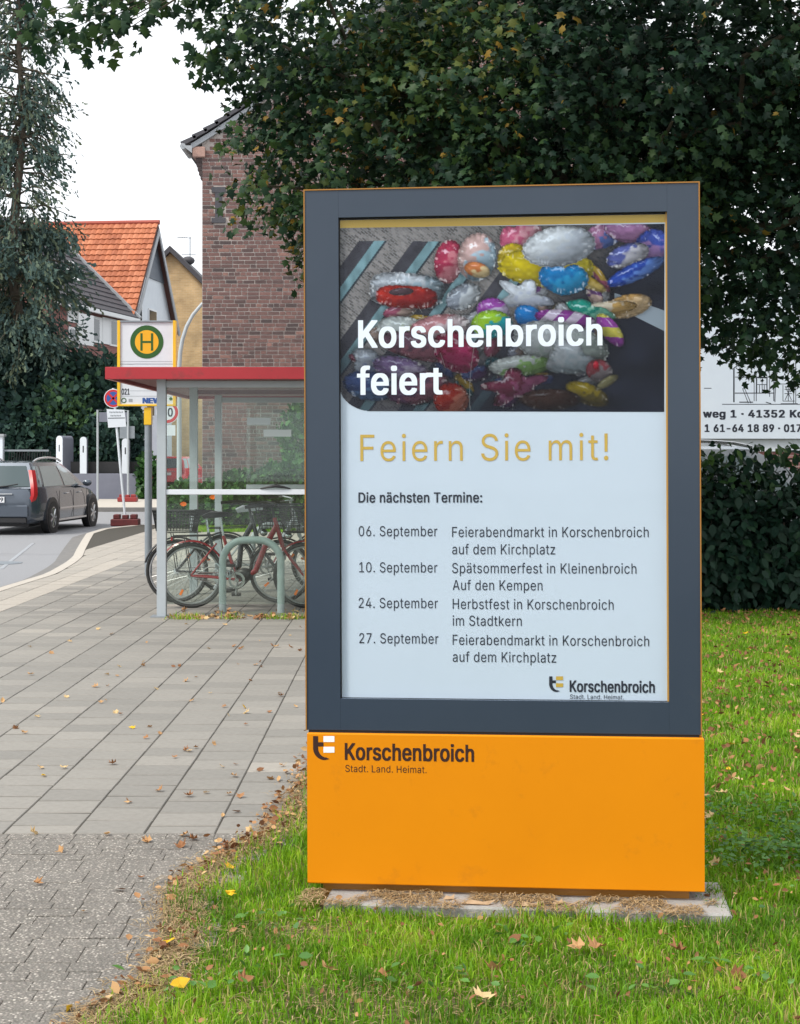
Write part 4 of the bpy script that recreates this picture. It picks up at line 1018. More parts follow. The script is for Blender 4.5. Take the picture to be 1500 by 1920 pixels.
gatepost(156, 819, 12.5, .22, 0, 'white round-topped post directly left of the street sign frame')
gatepost(235, 822, 13, .22, 0, 'white round-topped post partly behind the leaning sign pole')
gatepost(111.5, 817, 14, .62, R(-22), 'white post with a deep grey side next to the dark gate', 0)
gp0 = at(-2, 0, WY); t = empty('gate_pillar', (gp0.x, WY, 0), 0, 'white square pillar with a flat cap at the far left of the gate', 'gate pillar')
q = MB(); q.box(-.12, 0, 0, .12, .24, at(0, 819, WY).z); q.build('shaft', M['postwhite'], t)
q = MB(); z_ = at(0, 819, WY).z; q.box(-.17, -.05, z_+.002, .17, .29, z_+.09, bev=.01); q.build('cap', M['zinc'], t)
gt = empty('garden_gate', (at(44, 0, WY).x, WY+.1, 0), 0, 'dark metal gate with slanting bars behind the estate car', 'gate')
a, c = at(6, 843, WY), at(90, 843, WY); ox = gt.location.x
q = MB(); q.box(a.x-ox, 0, a.z-.06, c.x-ox, .05, a.z); q.box(a.x-ox, 0, .1, c.x-ox, .05, .16); q.build('gate_rail', M['steel_dark'], gt)
for k in range(17):
    x = a.x-ox+.06+k*.085; q = MB(); q.tube([(x, .025, .16), (x+.12, .025, a.z-.061)], .013, 5); q.build('bar', M['black'], gt)
q = MB(); q.box(a.x-ox-3, .3, 0, c.x-ox+3.1, .34, 1.25)
fd2 = tag(q.build('board_fence', M['black']), 'dark low fence half hidden behind the gate and posts', 'fence'); fd2.location = gt.location

# ------------------------------------------------------------------ houses
def brickmat(name, c1, c2, cm, sx, sy, plane='XZ', rough=.9):
    m = bpy.data.materials.new(name); m.use_nodes = True; n = m.node_tree.nodes; Lk = m.node_tree.links; p = n['Principled BSDF']
    tc = n.new('ShaderNodeTexCoord'); sp_ = n.new('ShaderNodeSeparateXYZ'); cb = n.new('ShaderNodeCombineXYZ'); Lk.new(tc.outputs['Object'], sp_.inputs[0])
    Lk.new(sp_.outputs[0 if plane == 'XZ' else 1], cb.inputs[0]); Lk.new(sp_.outputs[2], cb.inputs[1])
    b = n.new('ShaderNodeTexBrick'); b.inputs['Scale'].default_value = 1; b.inputs['Brick Width'].default_value = sx; b.inputs['Row Height'].default_value = sy
    b.inputs['Mortar Size'].default_value = sy*.09; b.inputs['Color1'].default_value = (*c1, 1); b.inputs['Color2'].default_value = (*c2, 1); b.inputs['Mortar'].default_value = (*cm, 1)
    Lk.new(cb.outputs[0], b.inputs['Vector'])
    no = n.new('ShaderNodeTexNoise'); no.inputs['Scale'].default_value = 1.3; no.inputs['Detail'].default_value = 6; Lk.new(tc.outputs['Object'], no.inputs['Vector'])
    mr = n.new('ShaderNodeMapRange'); mr.inputs[1].default_value = .3; mr.inputs[2].default_value = .7; mr.inputs[3].default_value = .72; mr.inputs[4].default_value = 1.12; Lk.new(no.outputs[0], mr.inputs[0])
    vm = n.new('ShaderNodeVectorMath'); vm.operation = 'SCALE'; Lk.new(b.outputs[0], vm.inputs[0]); Lk.new(mr.outputs[0], vm.inputs['Scale'])
    Lk.new(vm.outputs[0], p.inputs['Base Color']); p.inputs['Roughness'].default_value = rough; return m
M['ochreb'] = brickmat('ochre_brickwork', (.60, .42, .22), (.50, .34, .17), (.56, .45, .30), .26, .085)
M['redb'] = brickmat('far_red_brickwork', (.30, .125, .11), (.24, .095, .085), (.27, .17, .15), .26, .085, 'YZ')
M['pinkb'] = brickmat('pink_brickwork', (.34, .16, .15), (.27, .12, .12), (.36, .28, .26), .26, .085)

# the old brick building whose gable end faces us
GYB = 36.0; BX0 = at(379, 0, GYB).x; BX1 = 6.2; hb = empty('brick_building', (BX0, GYB, 0), 0, 'tall old purple-brown brick building with a stepped dark roof edge', 'building')
PXM = GYB/FPX
def wz(py): return H+(HZ-py)*PXM
eave_z = wz(290); rake = [(at(351, 0, GYB).x-BX0, wz(273)), (at(400, 0, GYB).x-BX0, wz(243)), (at(470, 0, GYB).x-BX0, wz(196)), (5.4, wz(196)+3.4), (BX1-BX0+5, wz(196)+3.4-3.7)]
def roofz(x):
    if x < rake[0][0]: return rake[0][1]+(x-rake[0][0])*.6
    for (xa, za), (xb, zb_) in zip(rake, rake[1:]):
        if xa <= x <= xb: return za+(zb_-za)*(x-xa)/(xb-xa)
    return rake[-1][1]
WD = BX1-BX0
xs_ = [0, .3, .7, at(470, 0, GYB).x-BX0, 5.4, 8, WD]
q = MB(); poly = [(0, .003, -.1)]+[(x, .003, roofz(x)-.10) for x in xs_]+[(WD, .003, -.1)]
q.prism(poly, (0, 9, 0)); wall = q.build('wall', M['mortar'], hb)
BW, BH = .272, .0915; shb = []
for k in range(12):
    m1 = MB(); m1.box(-BW/2+.010, -.007, -BH/2+.0105, BW/2-.010, .03, BH/2-.0105, t=k/11); shb.append(m1.mesh('brick', M['brick']))
for k in range(12):
    m1 = MB(); m1.box(-BW/4+.010, -.007, -BH/2+.0105, BW/4-.010, .03, BH/2-.0105, t=k/11); shb.append(m1.mesh('brick', M['brick']))
bl = []; far = MB(); z = .6; r = 0
while z < wz(196)+3.4:
    x = 0.0; hd = (r % 2 == 0); drift = random.uniform(-.01, .01)
    if not hd: x = 0.0
    first = True
    while x < WD:
        w_ = BW/2 if (hd and random.random() < .72) or (not hd and random.random() < .12) else BW
        if first: w_ = BW*random.choice([.38, .5, .62, .75, .88, 1.0])
        first = False
        xc = x+w_/2
        if roofz(xc-w_/2)-.14 > z+BH/2:
            tn = random.random(); zz = wz(846-0)
            ppx = CX+(BX0+xc)/PXM; ppy = HZ-(z-H)/PXM
            tn = .42+.30*(random.random()-.5)*1.6
            if ppy < 330: tn += .05
            if random.random() < .24: tn = random.uniform(.0, .22)
            if 400 < ppy < 470 and ppx < 460 and random.random() < .4: tn = .78
            if random.random() < .05: tn = .85
            bl.append((ppx, ppy, xc, z, w_, min(1, max(0, tn))))
        x += w_
    z += BH; r += 1
anch = (400, 420, 352, 418)
def hidden(ppx, ppy): return (403 < ppx < 417 and 354 < ppy < 416) or (397 < ppx < 423 and (350 < ppy < 361 or 408 < ppy < 418)) or (ppx < 387 and 276 < ppy < 297)
bl = [b_ for b_ in bl if not hidden(b_[0], b_[1])]
seen = [b_ for b_ in bl if b_[0] < 475 and 190 < b_[1] < 690][:]
random.Random(2).shuffle(seen); seen = sorted([b_ for b_ in seen if abs(b_[4]-BW) < .001], key=lambda b_: abs(b_[1]-440))[:290]; sid = set(map(id, seen))
for b_ in bl:
    ppx, ppy, xc, z, w_, tn = b_; k = int(tn*11)+(12 if w_ < BW*.8 else 0)
    if id(b_) in sid and (abs(w_-BW) < .001 or abs(w_-BW/2) < .001):
        o = link('brick', shb[k], wall); o.location = (xc, random.uniform(-.004, .004), z+random.uniform(-.004, .004)); o.rotation_euler = (0, random.gauss(0, .006), random.gauss(0, .01))
    else:
        dy = random.uniform(-.004, .003)
        far.box(xc-w_/2+.010, -.009+dy, z-BH/2+.0105, xc+w_/2-.010, .03, z+BH/2-.0105+random.uniform(-.003, .003), t=tn)
far.build('bricks', M['brick'], wall, kind='stuff')
q = MB(); q.box((403.5-379)*PXM, -.04, wz(416), (416.5-379)*PXM, .03, wz(354), bev=.01); q.box((397-379)*PXM, -.045, wz(361), (423-379)*PXM, .03, wz(351)); q.box((397-379)*PXM, -.045, wz(418), (423-379)*PXM, .03, wz(409))
q.build('wall_anchor', M['rooftile_dark'], hb)
q = MB(); q.box((362-379)*PXM, -.09, wz(296), (385-379)*PXM, .5, wz(276), bev=.02); q.build('corbel_stone', mat('corbel_stone', (.42, .26, .21), (.34, .22, .19), rough=.9, scale=8), hb)
q = MB()
for k, (a, y0_, y1_) in enumerate(((367, 296.5, 304), (368.5, 304.5, 312), (370.5, 312.5, 320), (373, 320.5, 328), (376, 328.5, 336))): q.box((a-379)*PXM, -.02, wz(y1_), -.002, .4, wz(y0_))
q.build('corbel_bricks', M['brick'], hb)
# roof: overlapping tile rows seen edge-on along the rake
def rake_pts(x0, x1, n): return [(x, roofz(x)) for x in np.linspace(x0, x1, n)]
n_t = 22; rp_ = rake_pts(rake[0][0]-.02, 5.4, n_t+1)
for k in range(n_t):
    (xa, za), (xb, zb_) = rp_[k], rp_[k+1]; d = Vector((xb-xa, 0, zb_-za)).normalized(); nn = Vector((-d.z, 0, d.x))
    A, Bq = Vector((xa, 0, za)), Vector((xb, 0, zb_))
    q = MB(); q.prism([A-d*.07+nn*.02+Vector((0, -.16, 0)), Bq+Vector((0, -.16, 0))-nn*.0, Bq+nn*.075+Vector((0, -.16, 0)), A-d*.07+nn*.125+Vector((0, -.16, 0))], (0, 9.4, 0)); q.build('roof_tile_row', M['rooftile_dark'], hb)
q = MB()
pts = rake_pts(rake[0][0]+.1, 5.4, 14)
for (xa, za), (xb, zb_) in zip(pts, pts[1:]):
    q.prism([(xa, -.10, za-.16), (xb, -.10, zb_-.16), (xb, -.10, zb_-.035), (xa, -.10, za-.035)], (0, .115, 0))
q.build('verge_board', M['zinc'], hb)
q = MB(); q.prism([(5.4, -.16, roofz(5.4)+.1), (WD+.3, -.16, roofz(WD)+.05), (WD+.3, -.16, roofz(WD)-.08), (5.4, -.16, roofz(5.4)-.05)], (0, 9.4, 0)); q.build('rear_roof_slope', M['rooftile_dark'], hb)
q = MB(); q.tube([((345-379)*PXM, -.2, wz(277)), ((345-379)*PXM, 1.0, wz(277))], .07, 10); q.prism([((344-379)*PXM, -.21, wz(276)), ((362-379)*PXM, -.21, wz(290)), ((362-379)*PXM, -.21, wz(276))], (0, .03, 0)); q.build('gutter', M['zinc'], hb)

# house with the orange tiled roof
HA = R(6); rx, ry = -.1748*66, 66.0
hr = empty('house', (rx, ry, 0), -HA+0, 'white gabled house with a steep orange tiled roof', 'house'); hr.rotation_euler.z = -HA
# local: +y into depth along the gable, -x away from the gable end
gd = 7.16; ez = 7.65; rzh = 11.75; LH = 11
q = MB(); q.prism([(0, 0, -.1), (0, gd, -.1), (0, gd, ez), (0, gd/2, rzh-.05), (0, 0, ez)], (-LH, 0, 0)); hw = q.build('wall', M['whitewall'], hr)
zs2 = 9.35; yy0 = (zs2-ez)/(rzh-ez)*gd/2
nrow = 8
for k in range(nrow):      # slate cladding in the gable peak, row by row
    za = zs2+(rzh-.2-zs2)*k/nrow; zb_ = zs2+(rzh-.2-zs2)*(k+1)/nrow
    ya, yb_ = (za-ez)/(rzh-ez)*gd/2, (zb_-ez)/(rzh-ez)*gd/2
    q = MB(); q.prism([(.004, ya, za), (.004, gd-ya, za), (.004, gd-yb_, zb_+.01), (.004, yb_, zb_+.01)], (.05-.02*0, 0, 0)); q.build('slate_row', M['slate_tile'], hr)
sl_len = math.hypot(gd/2+.35, (rzh-ez)*(gd/2+.35)/(gd/2)); up = Vector((0, gd/2, rzh-ez)).normalized(); out = Vector((0, -up.z, up.y))
tiles = MB(); NR, NC = 17, 46
for i in range(NR):
    for j in range(NC):
        a = Vector((.30-j*.25, gd/2, rzh+.05))-up*(sl_len*(NR-i)/NR); x0_, x1_ = a.x-.245, a.x
        l_ = sl_len/NR+.06; jj_ = random.uniform(-.006, .006)
        p = [Vector((x1_, a.y, a.z)), Vector(((x0_+x1_)/2, a.y, a.z)), Vector((x0_, a.y, a.z))]
        lo = [p[0]+out*.10, p[1]+out*(.135+jj_), p[2]+out*.10]; hi = [v+up*l_-out*.055 for v in lo]; bt = [v-out*.055 for v in (lo[0], lo[1], lo[2])]
        tiles.add(lo+hi+bt, [(0, 1, 4, 3), (1, 2, 5, 4), (0, 6, 7, 1), (1, 7, 8, 2)], t=random.random())
tiles.build('roof_tiles', M['rooftile'], hr, kind='stuff')
q = MB(); B0 = Vector((.30, gd/2, rzh+.05))
q.prism([(.3, -.35, ez-.35), (.3, gd/2, rzh+.09), (.3, gd/2, rzh-.06), (.3, -.35, ez-.52)][::-1], (-11.6, 0, 0)); q.prism([(.3, gd+.35, ez-.35), (.3, gd/2, rzh+.09), (.3, gd/2, rzh-.06), (.3, gd+.35, ez-.52)], (-11.6, 0, 0))
q.build('roof', mat('roof_underlay', (.13, .06, .05), rough=.8), hr)
q = MB(); q.tube([(.36, gd/2, rzh+.14), (-11.3, gd/2, rzh+.14)], .11, 8); q.build('ridge', mat('ridge_tile', (.34, .07, .045), rough=.7), hr)
q = MB()
for s_ in (0, 1):
    y0_ = -.30 if s_ == 0 else gd+.30
    q.prism([(.31, y0_, ez-.50), (.31, gd/2, rzh-.14), (.31, gd/2, rzh-.46), (.31, y0_+(.25 if s_ == 0 else -.25), ez-.62)], (.05, 0, 0))
q.build('barge_board', M['zinc'], hr)
for ya, yb_, za, zb_ in ((1.0, 1.75, 6.0, 8.0), (3.0, 4.2, 6.3, 7.9), (2.6, 3.8, 3.2, 4.7), (5.1, 6.0, 3.2, 4.7)):
    q = MB(); q.box(.002, ya-.08, za-.08, .05, yb_+.08, zb_+.08); f = q.build('window', M['winwhite'], hr)
    q = MB(); q.box(.052, ya, za, .06, yb_, zb_); q.build('pane', M['winglass'], f)
q = MB(); q.tube([(.12, .15, 0), (.12, .15, ez-.3)], .05, 8); q.build('drainpipe', M['zinc'], hr)

# brick house with a grey roof in front of it
fA, fB = Vector((-12.95, 57.5, 0)), Vector((-11.45, 65.5, 0)); fd_ = (fB-fA).normalized(); FL = (fB-fA).length
hg = empty('house', fA, math.atan2(fd_.y, fd_.x), 'red brick house with a low dark grey roof and white window bands', 'house')
# local: x along the facade (away from camera), y to the left (into the house)
T_ = 3.6; ezg = 7.45
q = MB(); q.prism([(0, 0, -.1), (0, T_*2, -.1), (0, T_*2, ezg-.1), (0, T_, ezg+T_*.97-.15), (0, 0, ezg-.1)], (FL, 0, 0))
mred = brickmat('far_red_brickwork_b', (.30, .125, .11), (.24, .095, .085), (.27, .17, .15), .26, .085)
q.build('wall', mred, hg)
sl2 = T_*math.sqrt(1+.97**2); up2 = Vector((0, 1, .97)).normalized(); o2 = Vector((0, -up2.z, up2.y)); NR = 14
rt = MB()
for i in range(NR):
    A = Vector((-.35, 0, ezg))+up2*(sl2*i/NR-.35)
    rt.prism([A+o2*.0, A+o2*.09, A+up2*(sl2/NR+.08)+o2*.045, A+up2*(sl2/NR+.08)], (FL+.6, 0, 0))
rt.build('roof', M['rooftile_dark'], hg)
q = MB(); A = Vector((-.35, 2*T_, ezg)); q.prism([(-.35, T_, ezg+T_*.97+.02), (-.35, 2*T_+.3, ezg-.3), (-.35, 2*T_+.3, ezg-.42), (-.35, T_, ezg+T_*.97-.13)], (FL+.6, 0, 0)); q.build('rear_roof_slope', M['rooftile_dark'], hg)
q = MB(); q.box(-.35, -.38, ezg-.40, FL+.26, -.24, ezg-.24); q.build('gutter', M['winwhite'], hg)
q = MB(); A = Vector((FL+.26, 0, ezg))-up2*.38; Bq = Vector((FL+.26, T_, ezg+T_*.97)); q.prism([A-o2*.04, Bq-o2*.04, Bq+o2*.16, A+o2*.16], (.22, 0, 0)); q.build('barge_board', M['zinc'], hg)
for a_, b_ in ((.3, 1.0), (2.1, 2.9)):      # roof windows in plain white: sky glint put into the colour
    A = Vector((FL-4.2+a_, 0, ezg))+up2*(1.2+a_*.4)+o2*.10; q = MB(); q.prism([A, A+up2*.7, A+up2*.7+Vector((.55, 0, 0)), A+Vector((.55, 0, 0))], o2*.05); q.build('roof_window', M['winwhite'], hg)
def fx(px):      # photo column -> position along the facade
    lo, hi = 0, FL
    for _ in range(30):
        m = (lo+hi)/2; p = fA+fd_*m
        if CX+FPX*p.x/p.y < px: lo = m
        else: hi = m
    return lo
def fz(px, py): p = fA+fd_*fx(px); return H+(HZ-py)*p.y/FPX
for pa, pb, ya, yb_, win in ((171, 190, 592, 641, True), (190.5, 204, 594, 644, False), (204.5, 222, 597, 648, True), (125, 148, 571, 602, False), (127, 146, 612, 650, True)):
    q = MB(); za, zb_ = fz(pa, yb_), fz(pa, ya); q.box(fx(pa), -.05, za, fx(pb), -.003, zb_); f = q.build('window' if win else 'white_panel', M['winwhite'], hg)
    if win:
        q = MB(); xa, xb = fx(pa), fx(pb); g_ = (xb-xa)*.14; q.box(xa+g_, -.06, za+.08, xb-g_*2.2, -.052, zb_-.10); q.build('pane', M['winglass'], f)
q = MB(); xa, xb = fx(150), fx(152); q.box(xa, -.09, 0, xb, -.004, ezg-.42); q.build('drainpipe', M['zinc'], hg)
q = MB(); bz = fz(124, 640); q.box(-.1, -1.1, bz-.2, fx(125), -.002, bz); q.box(-.1, -1.1, bz+.002, fx(125), -1.04, bz+.95); q.build('balcony', M['winwhite'], hg)

# ochre house
OY = 76.0; ox0 = at(320, 0, OY).x; az = H+(HZ-474)*OY/FPX
ho = empty('house', (ox0, OY, 0), 0, 'ochre brick gabled house with a dark roof between the other houses', 'house')
q = MB(); q.prism([(-4.6, 0, -.1), (5.2, 0, -.1), (5.2, 0, az-5.2), (0, 0, az), (-4.6, 0, az-4.6)], (0, 9, 0)); q.build('wall', M['ochreb'], ho)
for s_, e_x in ((-1, -4.9), (1, 5.5)):
    q = MB(); e_z = az-abs(e_x)
    q.prism([(0, -.3, az+.32), (e_x, -.3, e_z+.32), (e_x, -.3, e_z+.02), (0, -.3, az+.02)], (0, 9.5, 0)); q.build('roof', M['rooftile_dark'], ho)
q = MB(); m_x = at(346, 0, OY).x-ox0
q.tube([(m_x, 2, az-.6), (m_x, 2, at(0, 433, OY).z)], .025, 6); q.tube([(at(321, 0, OY).x-ox0, 2, at(0, 434, OY).z), (m_x+.05, 2, at(0, 436, OY).z)], .018, 6); q.tube([(at(330, 0, OY).x-ox0, 2, at(0, 467, OY).z), (at(357, 0, OY).x-ox0, 2, at(0, 467, OY).z)], .018, 6)
for k in range(5): x = at(324+k*4, 0, OY).x-ox0; q.tube([(x, 1.8, at(0, 434.4, OY).z), (x, 2.2, at(0, 434.4, OY).z)], .012, 4)
q.build('aerial', M['steel_dark'], ho)
q = MB(); c = at(345, 478, OY); q.sphere((c.x-ox0, 1.5, c.z-.1), .28, 10, 6, sc=(1.2, 1, .8)); q.build('vent_cap', M['rooftile_dark'], ho, True)
for a_, z_ in ((3.6, 2.2),):
    q = MB(); q.box(a_, -.03, z_, a_+.9, -.003, z_+1.3); f = q.build('window', M['winwhite'], ho); q = MB(); q.box(a_+.08, -.04, z_+.08, a_+.82, -.032, z_+1.22); q.build('pane', M['winglass'], f)

# white building with the printed banner at the right
NYB = 24.0; nx0 = at(1290, 0, NYB).x
wb_ = empty('white_building', (nx0, NYB+.5, 0), 0, 'pale clad building behind the banner with a pink brick base', 'building')
zl = H-(836-HZ)*24.5/FPX
q = MB(); q.box(-5, 0, -.1, 10, 7, zl-.09); q.build('brick_base', M['pinkb'], wb_)
for k in range(16):
    q = MB(); z0_ = zl-.087+k*.20; q.box(-5, -.03, z0_, 10, 7, z0_+.192); q.build('cladding_board', M['whitewall'], wb_)
bn = empty('banner', (nx0, NYB+.42, 0), 0, 'large white banner with dark address lettering and a line-drawn half-timbered house', 'banner')
BNY = NYB+.40
def bq(px, py): p = at(px, py, BNY); return p.x-nx0, p.z
x0, z0 = bq(1262, 822.5); x1, z1 = bq(1720, 560)
q = MB(); q.box(x0, -.02, z0, x1, .0, z1); bsheet = q.build('sheet', M['banner'], bn)
def bt(s, pa, pb, py, cap, off=.02):
    a, z = bq(pa, py); b_, _ = bq(pb, py)
    text_obj('lettering', s, lambda u, v: (a+u, -.022, z+v), b_-a, cap*BNY/FPX, M['black_print'], bsheet, off, 1.08)
bt('weg 1 · 41352 Korschenbroich', 1319, 1643, 782.5, 13.5, .028); bt('1 61-64 18 89 · 017', 1322, 1502, 809.5, 13.5, .028)
dr = MB()
def ln(a, b_, c, d, w_=1.2):
    p, r_ = Vector((*bq(a, b_),)), Vector((*bq(c, d),)); dd_ = (r_-p).normalized(); n_ = Vector((-dd_.y, dd_.x))*w_*BNY/FPX/2
    dr.add([(v.x, -.0215, v.y) for v in (p-n_, r_-n_, r_+n_, p+n_)], [(0, 1, 2, 3)])
for l_ in ((1376, 690, 1376, 754, 2.6), (1378, 707, 1452, 707), (1378, 737, 1452, 737, 1.6), (1386, 754, 1412, 754, 1.8), (1414, 698, 1414, 752), (1418, 698, 1418, 752), (1396, 728, 1408, 756), (1392, 728, 1403, 756),
           (1443, 690, 1443, 744), (1451, 690, 1451, 752, 1.8), (1455, 700, 1453, 754), (1419, 707, 1419, 737), (1420, 708, 1438, 708, 2), (1438, 708, 1438, 737, 2), (1420, 721, 1438, 721), (1429, 708, 1429, 737), (1424, 722, 1424, 736), (1433, 722, 1433, 736),
           (1436, 754, 1446, 757, 1.6), (1449, 653, 1490, 655), (1456, 674, 1490, 674, 1.8), (1458, 688, 1486, 688), (1488, 680, 1488, 756), (1492, 680, 1492, 756), (1456, 720, 1488, 720), (1468, 722, 1468, 752), (1488, 722, 1488, 752), (1468, 752, 1490, 752),
           (1472, 724, 1484, 750), (1484, 724, 1472, 750), (1471, 730, 1485, 730), (1471, 738, 1485, 738), (1478, 722, 1478, 752), (1464, 757, 1496, 757, 1.5), (1354, 758, 1500, 758), (1460, 682, 1470, 692), (1470, 682, 1462, 692), (1474, 682, 1482, 692),
           (1455, 662, 1468, 656), (1460, 672, 1474, 656), (1320, 728, 1334, 728), (1376, 690, 1452, 640, 1.5), (1452, 640, 1560, 640, 1.5), (1500, 690, 1560, 690), (1500, 720, 1560, 720), (1520, 690, 1520, 757), (1545, 690, 1545, 757), (1560, 640, 1575, 757, 1.5)):
    ln(*l_)
dr.build('house_drawing', M['black_print'], bsheet)

# ------------------------------------------------------------------ cars
def car(name, label, loc, heading, paint, Lc=4.75, W=1.82, Hc=1.48, estate=True, rails=True, group=None, plate_text=None):
    """x runs forward from the rear bumper, z up from the road"""
    c = empty(name, loc, heading, label, 'car', group); hw = W/2; kz = Hc/1.48; P_ = M[paint]
    fr_ = Lc/4.75
    S = [(0, .74, .34, .80), (.05, .86, .28, .90), (.22, .95, .22, .955), (.8, .99, .2, .965), (1.6, 1.0, .2, .955), (2.6, 1.0, .2, .935), (3.3, .99, .2, .90), (3.9, .96, .2, .84), (4.35, .88, .22, .74), (4.62, .76, .26, .62), (4.75, .60, .34, .50)]
    q = MB(); vs = []; n = 0; nr = 11
    for x, wf, lo, tp in S:
        x *= fr_; h = hw*wf; lo *= kz; tp *= kz
        ring = [(h*.80, lo), (h*.97, lo+.07), (h, lo+(tp-lo)*.40), (h*.985, lo+(tp-lo)*.72), (h*.95, tp-.03*kz), (h*.86, tp+.012)]
        full = [(-a, b_) for a, b_ in ring]+[(0, tp+.03)]+[(a, b_) for a, b_ in ring[::-1]]
        nr = len(full)
        for a, b_ in full: vs.append((x, a, b_))
    fs = []
    for i in range(len(S)-1):
        for k in range(nr):
            fs.append((i*nr+k, i*nr+(k+1) % nr, (i+1)*nr+(k+1) % nr, (i+1)*nr+k))
    fs += [tuple(range(nr-1, -1, -1)), tuple((len(S)-1)*nr+k for k in range(nr))]
    q.add(vs, fs); body = q.build('body', P_, c, True)
    # cabin solid
    if estate: base = [(.10, .80), (.35, .845), (2.0, .86), (3.45, .82)]; topp = [(.42, .60), (.62, .64), (1.9, .66), (2.35, .60)]
    else: base = [(.10, .78), (.30, .83), (1.6, .85), (2.95, .80)]; topp = [(.50, .60), (.70, .63), (1.5, .65), (1.95, .58)]
    zb_, zt_ = .93*kz, Hc-.035
    def cabin(x_b, w_b, x_t, w_t, f): return (fr_*(x_b+(x_t-x_b)*f), W/1.82*(w_b+(w_t-w_b)*(f**1.25)), zb_+(zt_-zb_)*f)
    q = MB(); vs = []; F_ = [0, .3, .6, .85, 1.0]
    for f in F_:
        r_ = [cabin(b_[0], b_[1], t_[0], t_[1], f) for b_, t_ in zip(base, topp)]
        vs += [(x, -y, z) for x, y, z in r_]+[(x, y, z) for x, y, z in r_[::-1]]
    n = 8; fs = []
    for i in range(len(F_)-1):
        for k in range(n): fs.append((i*n+k, i*n+(k+1) % n, (i+1)*n+(k+1) % n, (i+1)*n+k))
    q.add(vs, fs)
    tr = [cabin(b_[0], b_[1], t_[0], t_[1], 1) for b_, t_ in zip(base, topp)]; b0 = len(q.v)
    inn = [(x+(.10 if i == 0 else (-.12 if i == 3 else 0)), y*.8, z+.035) for i, (x, y, z) in enumerate(tr)]
    q.add([(x, -y, z) for x, y, z in tr]+[(x, y, z) for x, y, z in tr[::-1]]+[(x, -y, z) for x, y, z in inn]+[(x, y, z) for x, y, z in inn[::-1]],
          [(k, (k+1) % 8, 8+(k+1) % 8, 8+k) for k in range(8)]+[(8, 9, 14, 15), (9, 10, 13, 14), (10, 11, 12, 13)])
    q.build('roof', P_, c, True)
    def cab_s(xf, f):      # point on the side at fraction xf along the length, f up
        m = xf*3; i = min(2, int(m)); u = m-i; bx = base[i][0]*(1-u)+base[i+1][0]*u; bw = base[i][1]*(1-u)+base[i+1][1]*u; tx = topp[i][0]*(1-u)+topp[i+1][0]*u; tw = topp[i][1]*(1-u)+topp[i+1][1]*u
        return cabin(bx, bw, tx, tw, f)
    cuts = [(.10, .36), (.385, .63), (.655, .90)] if estate else [(.12, .45), (.48, .88)]
    for s_ in (-1, 1):
        for a_, b_ in cuts:
            vs = []; fs = []; fl = [.06, .35, .62, .86]
            for f in fl:
                for u in (a_, (a_+b_)/2, b_):
                    uu = u
                    if b_ > .85 and u == b_: uu = u-.02*f
                    x, y, z = cab_s(uu, f); vs.append((x, s_*(y+.006), z))
            for i in range(3):
                for k in range(2): fs.append((i*3+k, i*3+k+1, i*3+k+4, i*3+k+3))
            q = MB(); q.add(vs, fs); q.build('side_window', M['carglass'], c, True)
    def glass_end(i, nm, sgn):
        vs = []; fs = []; fl = [.08, .35, .62, .88]
        for f in fl:
            x, y, z = cabin(base[i][0], base[i][1], topp[i][0], topp[i][1], f)
            for k in (-1, -.5, 0, .5, 1): vs.append((x+sgn*(.012+.03*(1-abs(k))), k*(y-.07), z))
        for r_ in range(3):
            for k in range(4): fs.append((r_*5+k, r_*5+k+1, r_*5+k+6, r_*5+k+5))
        q = MB(); q.add(vs, fs); return q.build(nm, M['carglass'], c, True)
    glass_end(0, 'rear_window', -1).data.materials[0] = M['reargl']; glass_end(3, 'windscreen', 1)
    wx = [(1.0*fr_), (3.78*fr_)]; rw = .325*kz**.5
    for x in wx:
        for s_ in (-1, 1):
            q = MB(); q.disc((x, s_*(hw-.028), rw+.02), (0, 1, 0), rw+.065, .075, 28); q.build('wheel_arch', M['black'], c)
            q = MB(); q.disc((x, s_*(hw-.075), rw), (0, 1, 0), rw, .19, 32, r2=rw*.66); w_ = q.build('wheel', M['rubber'], c, True)
            q = MB(); q.disc((x, s_*(hw-.085), rw), (0, 1, 0), rw*.66, .15, 24); q.build('rim_dish', M['steel_dark'], w_)
            q = MB()
            for k in range(7):
                a = k*2*math.pi/7; q.tube([(x, s_*(hw+.002), rw), (x+rw*.62*math.cos(a), s_*(hw-.004), rw+rw*.62*math.sin(a))], [.035, .028], 5)
            q.disc((x, s_*(hw-.002), rw), (0, 1, 0), rw*.66, .03, 24, r2=rw*.60); q.build('rim', M['chrome'], w_)
    # lamps, plate, trim
    for s_ in (-1, 1):
        pr = [(.10, .74, .62, -.02), (.055, .82, .80, 0), (.10, .80, .97, 0), (.22, .735, 1.16, 0), (.33, .675, 1.30, 0)]
        vs = []; fs = []
        for x, y, z, _ in pr:
            y *= W/1.82; z *= kz; vs += [(x*fr_-.030, s_*(y-.045), z), (x*fr_-.035, s_*(y+.022), z), (x*fr_+.09, s_*(y+.055), z)]
        for i in range(4):
            for k in range(2): fs.append((i*3+k, i*3+k+1, i*3+k+4, i*3+k+3))
        q = MB(); q.add(vs, fs); q.build('tail_light', M['taillight'], c, True)
        q = MB(); q.sphere((4.50*fr_, s_*hw*.70, .62*kz), .16, 12, 7, sc=(.9, .9, .55)); q.build('headlight', M['lampglass'], c, True)
        q = MB(); q.sphere((3.18*fr_, s_*(hw+.06), .99*kz), .10, 10, 6, sc=(.65, 1.1, .75)); q.build('mirror', P_, c, True)
